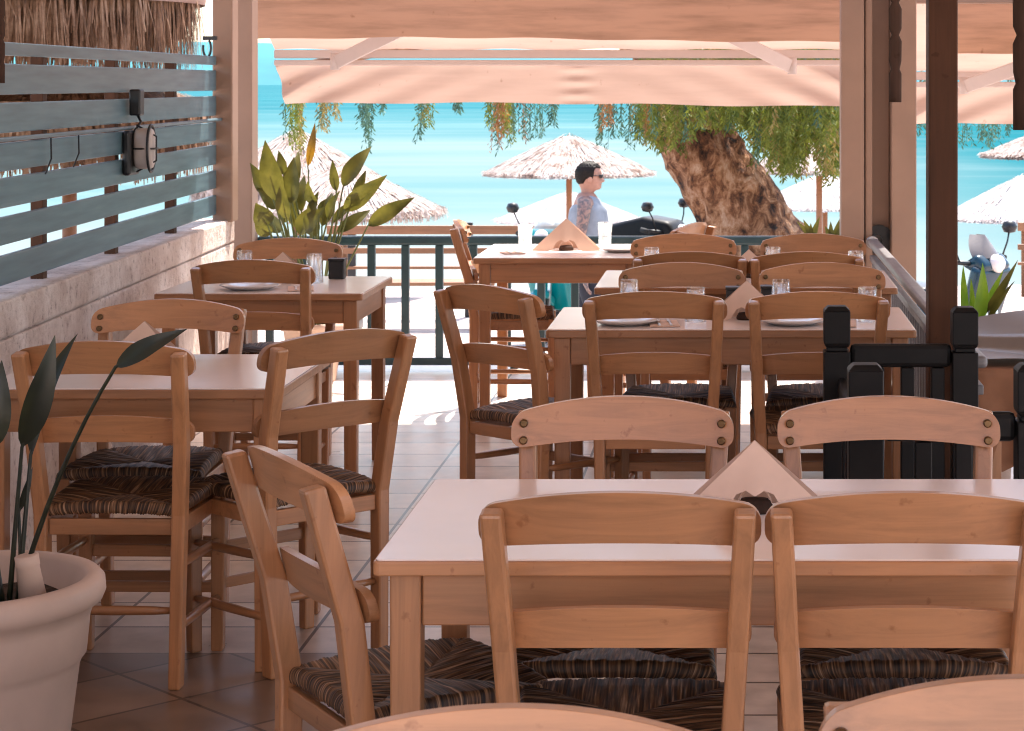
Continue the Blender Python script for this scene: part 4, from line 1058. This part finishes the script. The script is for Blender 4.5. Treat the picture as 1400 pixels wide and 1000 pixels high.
def scooter(loc, rz, label, paint, seat='dark_plastic', screen=True, cover=None, fairing=False, glass='sky_panel', sh=.28):
    t = thing('scooter', label, 'scooter', loc, rz, 'parked scooters')
    def part(name, pts, w, m, bev=.03): b = Bld(); b.prism(pts, -w / 2, w / 2); return b.build(name, M[m], t, bevel=bev, seg=3, smooth=True)
    part('rear_body', [(-.75, .62), (-.55, .74), (-.05, .70), (.08, .42), (-.05, .30), (-.45, .36)], .34, paint, .07)
    part('seat', [(-.72, .75), (-.50, .83), (-.2, .80), (.05, .78), (.07, .72), (-.05, .705), (-.55, .745)], .28, seat, .03)
    part('floorboard', [(-.05, .30), (.38, .28), (.40, .34), (.02, .36)], .30, 'dark_plastic', .015)
    part('front_shield', [(.36, .30), (.44, .30), (.60, .72), (.66, .95), (.56, 1.0), (.50, .80)], .42, paint, .06)
    part('front_mudguard', [(.48, .42), (.66, .52), (.86, .44), (.84, .40), (.66, .44), (.52, .34)], .15, paint, .025)
    part('handlebar_cover', [(.42, .98), (.58, 1.08), (.68, .98), (.60, .90)], .34, paint, .04)
    b = Bld(); b.tube([(.44, -.34, 1.02), (.52, -.18, 1.0), (.52, .18, 1.0), (.44, .34, 1.02)], .018, 10); b.build('handlebar', M['dark_plastic'], t)
    for s in (-1, 1):
        b = Bld(); b.tube([(.47, s * .34, 1.01), (.38, s * .34, 1.03)], .024, 10); b.build('grip', M['rubber'], t)
        b = Bld(); b.tube([(.50, s * .26, 1.02), (.50, s * .33, 1.14), (.48, s * .38, 1.22)], .007, 6)
        b.lathe([(0, -.05), (.045, -.04), (.062, 0), (.045, .04), (0, .05)], (.475, s * .39, 1.25), 16, None)
        o = b.build('mirror', M['dark_plastic'], t)
    b = Bld(); b.lathe([(0, .05), (.05, .04), (.075, 0), (.07, -.02), (0, -.03)], (0, 0, 0), 20); o = b.build('headlight', M['ceramic'], t); o.location = (.66, 0, 1.0); o.rotation_euler = (0, R(70), 0)
    if screen:
        b = Bld(); b.grid(lambda u, v: (.66 - .12 * v - .12 * (2 * u - 1) ** 2, (-.15 + .30 * u) * (1 - .75 * v * v), 1.04 + sh * v), 10, 8); o = b.build('windscreen', M[glass], t)
    for x in (.66, -.55):
        w = bpy.data.objects.new('wheel', None); C.objects.link(w); w.parent = t; w.location = (x, 0, .23)
        b = Bld(); b.lathe([(.15, -.045), (.21, -.05), (.228, -.02), (.228, .02), (.21, .05), (.15, .045)], (0, 0, 0), 28, closed=True); o = b.build('tyre', M['rubber'], w); o.rotation_euler = (R(90), 0, 0)
        b = Bld(); b.lathe([(0, -.05), (.05, -.05), (.06, -.02), (.149, -.03), (.149, .03), (.06, .02), (.05, .05), (0, .05)], (0, 0, 0), 24); o = b.build('rim', M['steel'], w); o.rotation_euler = (R(90), 0, 0)
    b = Bld(); b.beam((.66, -.07, .23), (.56, -.06, .80), .03, .03); b.beam((.66, .07, .23), (.56, .06, .80), .03, .03); b.build('fork', M['steel'], t, bevel=.004)
    b = Bld(); b.tube([(-.2, .17, .28), (-.3, .19, .25), (-.75, .2, .33)], [.03, .045, .05], 12); b.build('exhaust', M['steel'], t)
    b = Bld(); b.box(-.80, -.74, -.10, .10, .60, .68); b.build('tail_lamp', M['cloth_brown'], t, bevel=.015)
    b = Bld(); b.beam((.0, .12, .3), (.05, .26, .0), .02, .02); b.build('kickstand', M['steel'], t)
    if fairing: part('fairing', [(-.35, .84), (-.12, 1.04), (.30, 1.14), (.58, 1.10), (.74, .88), (.4, .74)], .36, 'black', .05)
    if cover: part('side_panel', [(-.45, .42), (-.1, .38), (-.06, .60), (-.25, .68), (-.5, .6)], .365, cover, .03)
    return t
p = W(785, 400, 20.4); scooter((p.x, 20.2, -.85), R(-112), 'teal scooter with windscreen parked behind the man', 'teal_paint')
p = W(872, 400, 20.6); scooter((p.x - .15, 20.6, -.85), R(-25), 'black scooter parked to the right of the man', 'black', screen=False, fairing=True)
p = W(1272, 400, 16.6); scooter((p.x, 16.6, -.80), R(-45), 'dark blue scooter with pale panel beyond the brown post', 'blue_paint', cover='ice_paint', glass='tarp', sh=.17)

# brown cloth table right of balustrade
t = thing('draped_table', 'small table draped in creased brown cloth right of the balustrade', 'table', (1.0, 7.15, 0))
b = Bld(); b.box(-.2, .5, -.25, .45, .60, .63); b.build('tabletop', M['wood_x'], t, bevel=.004)
for x in (-.15, .45):
    for y in (-.2, .4): b = Bld(); b.box(x - .025, x + .025, y - .025, y + .025, 0, .599); b.build('leg', M['wood_z'], t, bevel=.003)
def drape(u, v):
    ang = u * 2 * math.pi; cx, cy = math.cos(ang), math.sin(ang); m_ = max(abs(cx), abs(cy)); ex, ey = .15 + cx / m_ * .37, .1 + cy / m_ * .37
    if v < .5: k = v / .5; return (.15 + (ex - .15) * k, .1 + (ey - .1) * k, .640 + .004 * math.sin(ang * 7) * k)
    k = (v - .5) / .5; wv = math.sin(ang * 15 + math.sin(ang * 5)) * .03 * k + math.sin(ang * 4 + 1) * .05 * k
    return (ex + cx / m_ * wv + cx * .01, ey + cy / m_ * wv + cy * .01, .640 - k * (.36 + .07 * math.sin(ang * 4)))
b = Bld(); b.grid(drape, 140, 24); b.build('cloth', M['cloth_brown'], t)
b = Bld()
def tarp(u, v):
    x = -.22 + .75 * u; y = -.22 + .6 * v
    return (1.0 + x, 7.15 + y, .665 + .17 * max(0, v * .75 + u * .45 - .35) + .022 * max(0, 1 - abs(u - .45 - .35 * v) * 7) + .02 * max(0, 1 - abs(u * .4 + v - .62) * 8) + .006 * math.sin(u * 9 + v * 5))
b.grid(tarp, 70, 60); tag(b.build('plastic_sheet', M['tarp']), 'crumpled grey plastic sheet lying on the brown draped table', 'sheet')

# ------------------------------------------------------------------ the man
man = thing('person', 'man in sunglasses and grey blue tank top walking past in profile', 'person', (W(805, 300, 17).x, 17, -.83), 0)
def skinmesh(name, verts, edges, mat, parent, sub=2, root=0):
    me = bpy.data.meshes.new(name); me.from_pydata([v[0] for v in verts], edges, []); o = bpy.data.objects.new(name, me); C.objects.link(o); o.parent = parent
    sk = o.modifiers.new('skin', 'SKIN'); sk.use_smooth_shade = True
    for i, v in enumerate(verts):
        r = v[1]; o.data.skin_vertices[0].data[i].radius = r if isinstance(r, tuple) else (r, r); o.data.skin_vertices[0].data[i].use_root = (i == root)
    s = o.modifiers.new('sub', 'SUBSURF'); s.levels = sub; s.render_levels = sub
    me.materials.append(mat); return o
# local: x = facing direction (right in the photo), y = away, z up; 1.75 m tall
V = []; E = []
def av(p, r, prev=None):
    V.append((p, r)); i = len(V) - 1
    if prev is not None: E.append((prev, i))
    return i
pel = av((0, 0, .95), (.15, .12)); wa = av((.0, 0, 1.10), (.135, .105), pel); ch = av((-.01, 0, 1.30), (.155, .115), wa); up = av((-.01, 0, 1.445), (.12, .075), ch)
nk = av((-.018, 0, 1.525), .050, up); jaw = av((.010, 0, 1.590), (.045, .048), nk); hd = av((.004, 0, 1.65), (.058, .066), jaw)
for s in (-1, 1):
    sh = av((-.02, s * .165, 1.445), .064, up); el_x = -.06 if s < 0 else .10
    ua = av((-.035, s * .205, 1.31), .054, sh); eb = av((el_x, s * .225, 1.13), .042, ua)
    wr_p = (-.02, -.235, .89) if s < 0 else (.30, .20, 1.04)
    fa = av(tuple((a + b_) / 2 for a, b_ in zip((el_x, s * .225, 1.13), wr_p)), .038, eb); wr = av(wr_p, .026, fa)
    dv = Vector(wr_p) - Vector((el_x, s * .225, 1.13)); dv.normalize()
    pm = av(tuple(Vector(wr_p) + dv * .06), .034, wr)
    sd = dv.cross(Vector((1, .3, .2))).normalized()
    for k, (o_, ln) in enumerate(((-.027, .07), (-.009, .082), (.009, .078), (.027, .062))):
        q = Vector(wr_p) + dv * .10 + sd * o_; f1 = av(tuple(q), .0095, pm); f2 = av(tuple(q + dv * ln * .5 + sd.cross(dv) * .01), .0085, f1); av(tuple(q + dv * ln * .85 + sd.cross(dv) * .03), .0075, f2)
    q = Vector(wr_p) + dv * .04 + sd * -.045; th = av(tuple(q), .011, pm); av(tuple(q + dv * .05 - sd * .012), .009, th)
    hp = av((0, s * .09, .90), .092, pel); kn = av((.06 * -s + .03, s * .095, .50), .060, hp); an = av((-.10 * s - .03, s * .095, .09), .042, kn); av((-.10 * s + .10, s * .10, .04), .036, an)
skinmesh('body', V, E, M['tattoo'], man, 2)
# face details, hair, sunglasses
HP = [(1.515, .030, -.060, .048), (1.540, .055, -.062, .050), (1.551, .088, -.064, .050), (1.562, .101, -.068, .053), (1.576, .099, -.074, .058), (1.588, .104, -.079, .061), (1.597, .102, -.082, .063), (1.612, .106, -.087, .068), (1.640, .100, -.093, .074),
      (1.662, .103, -.096, .077), (1.690, .101, -.094, .078), (1.715, .090, -.084, .074), (1.738, .068, -.062, .060), (1.754, .036, -.034, .036), (1.760, .008, -.008, .008)]
NP = [(1.600, 0), (1.610, .016), (1.618, .024), (1.628, .020), (1.650, .010), (1.668, .003), (1.70, 0)]
def lerp1(tab, z, k):
    if z <= tab[0][0]: return tab[0][k]
    for a_, b_ in zip(tab, tab[1:]):
        if z <= b_[0]: q = (z - a_[0]) / (b_[0] - a_[0]); q = q * q * (3 - 2 * q) if k > 0 and len(a_) > 2 else q; return a_[k] + (b_[k] - a_[k]) * q
    return tab[-1][k]
def headf(u, v):
    z = 1.515 + .245 * v; a = u * 2 * math.pi; xf, xb, hw = lerp1(HP, z, 1), lerp1(HP, z, 2), lerp1(HP, z, 3)
    cx, rx = (xf + xb) / 2, (xf - xb) / 2; ca, sa = math.cos(a), math.sin(a); e = .82
    x = cx + rx * math.copysign(abs(ca) ** e, ca); y = hw * math.copysign(abs(sa) ** .92, sa)
    if ca > 0: x += lerp1(NP, z, 1) * math.exp(-(y / .012) ** 2) - (.008 * math.exp(-((abs(y) - .03) / .012) ** 2 - ((z - 1.652) / .01) ** 2))
    return (x, y, z)
b = Bld(); b.grid(headf, 72, 60); b.build('head', M['skin'], man)
for s in (-1, 1):
    b = Bld(); b.lathe([(0, .03), (.016, .02), (.02, 0), (.014, -.025), (0, -.03)], (0, 0, 0), 12); o = b.build('ear', M['skin'], man); o.location = (.015, s * .082, 1.635); o.scale = (1, .45, 1)
HL = [(-1, 1.592), (-.45, 1.600), (-.12, 1.640), (.10, 1.622), (.28, 1.640), (.36, 1.695), (.62, 1.722), (1.0, 1.716)]
def hair(u, v):
    ca = math.cos(u * 2 * math.pi); z0 = lerp1(HL, ca, 1); z = z0 + (1.7601 - z0) * v
    x, y, zz = headf(u, (z - 1.515) / .245); k = min(1, .25 + v * 5) * (1 + .25 * math.sin(u * 190) * math.sin(v * 31))
    n_ = Vector((x - .005, y, (zz - 1.66))).normalized(); ex = .012 * k * (1 + .5 * v)
    return (x + n_.x * ex, y + n_.y * ex, zz + n_.z * ex)
b = Bld(); b.grid(hair, 96, 24); b.build('hair', M['hair'], man)
b = Bld(); b.box(.088, .112, -.068, -.010, 1.642, 1.668); b.box(.088, .112, .010, .068, 1.642, 1.668); b.box(.098, .108, -.0099, .0099, 1.655, 1.664)
b.beam((-.005, -.086, 1.66), (.09, -.066, 1.66), .006, .005); b.beam((-.005, .086, 1.66), (.09, .066, 1.66), .006, .005); b.build('sunglasses', M['dark_plastic'], man, bevel=.006)
def torso(u, v):
    a = u * 2 * math.pi; z = .88 + .62 * v
    prof = [(.88, .165, .20), (1.0, .155, .185), (1.12, .150, .170), (1.28, .165, .195), (1.40, .150, .195), (1.475, .095, .15), (1.50, .056, .07)]
    for (z0, a0, b0), (z1, a1, b1) in zip(prof, prof[1:]):
        if z <= z1 + 1e-6: k = (z - z0) / (z1 - z0); rx, ry = a0 + (a1 - a0) * k, b0 + (b1 - b0) * k; break
    wob = 1 + .02 * math.sin(a * 6 + z * 20)
    return (rx * math.cos(a) * wob - .005, ry * .82 * math.sin(a) * wob, z + .03 * v * (abs(math.sin(a)) - .5))
b = Bld(); b.grid(torso, 40, 24); b.build('tank_top', M['shirt'], man)
b = Bld()
for s in (-1, 1):
    b.tube([(0, s * .08, .98), (0, s * .09, .88), (.06 * -s + .03, s * .095, .50), (-.10 * s - .03, s * .095, .10)], [.13, .115, .082, .066], 16)
b.build('trousers', M['trousers'], man)
for s in (-1, 1):
    b = Bld(); x0 = -.10 * s - .03; b.prism([(x0 - .08, 0), (x0 + .20, 0), (x0 + .21, .035), (x0 + .10, .085), (x0 - .06, .10)], s * .10 - .045, s * .10 + .045); b.build('shoe', M['dark_plastic'], man, bevel=.015)

# ------------------------------------------------------------------ light, sky, camera
sc = bpy.context.scene
w = bpy.data.worlds.new('World'); sc.world = w; w.use_nodes = True
nt = w.node_tree; bg = nt.nodes['Background']
sky = nt.nodes.new('ShaderNodeTexSky'); sky.sky_type = 'NISHITA'; sky.sun_disc = False
EL, AZ = 64, 18        # sun ahead of the camera, a little to the right
sky.sun_elevation = R(EL); sky.sun_rotation = R(AZ); sky.dust_density = 1.6; sky.ozone_density = 0.7; sky.air_density = 1.0
nt.links.new(sky.outputs[0], bg.inputs[0]); bg.inputs[1].default_value = 0.09
sl = bpy.data.lights.new('sun', 'SUN'); sl.energy = 2.15; sl.angle = R(.6); sl.color = (1, .93, .84)
so = bpy.data.objects.new('sun', sl); C.objects.link(so)
dirv = Vector((math.sin(R(AZ)) * math.cos(R(EL)), math.cos(R(AZ)) * math.cos(R(EL)), math.sin(R(EL))))
so.rotation_euler = dirv.to_track_quat('Z', 'Y').to_euler()
cam = bpy.data.cameras.new('camera'); co = bpy.data.objects.new('camera', cam); C.objects.link(co)
co.location = (0, 0, H); co.rotation_euler = (R(90), 0, 0)
cam.sensor_width = 36; cam.sensor_fit = 'HORIZONTAL'; cam.lens = F / 1400 * 36
cam.shift_x = (700 - PX) / 1400; cam.shift_y = -(500 - PY) / 1400
cam.clip_start = .05; cam.clip_end = 20000
cam.dof.use_dof = True; cam.dof.focus_distance = 4.6; cam.dof.aperture_fstop = 22
sc.camera = co
sc.cycles.filter_width = 1.1
vs = sc.view_settings; vs.view_transform = 'Standard'; vs.look = 'None'; vs.exposure = 2.64; vs.gamma = 1
try: vs.use_curve_mapping = False
except Exception: pass
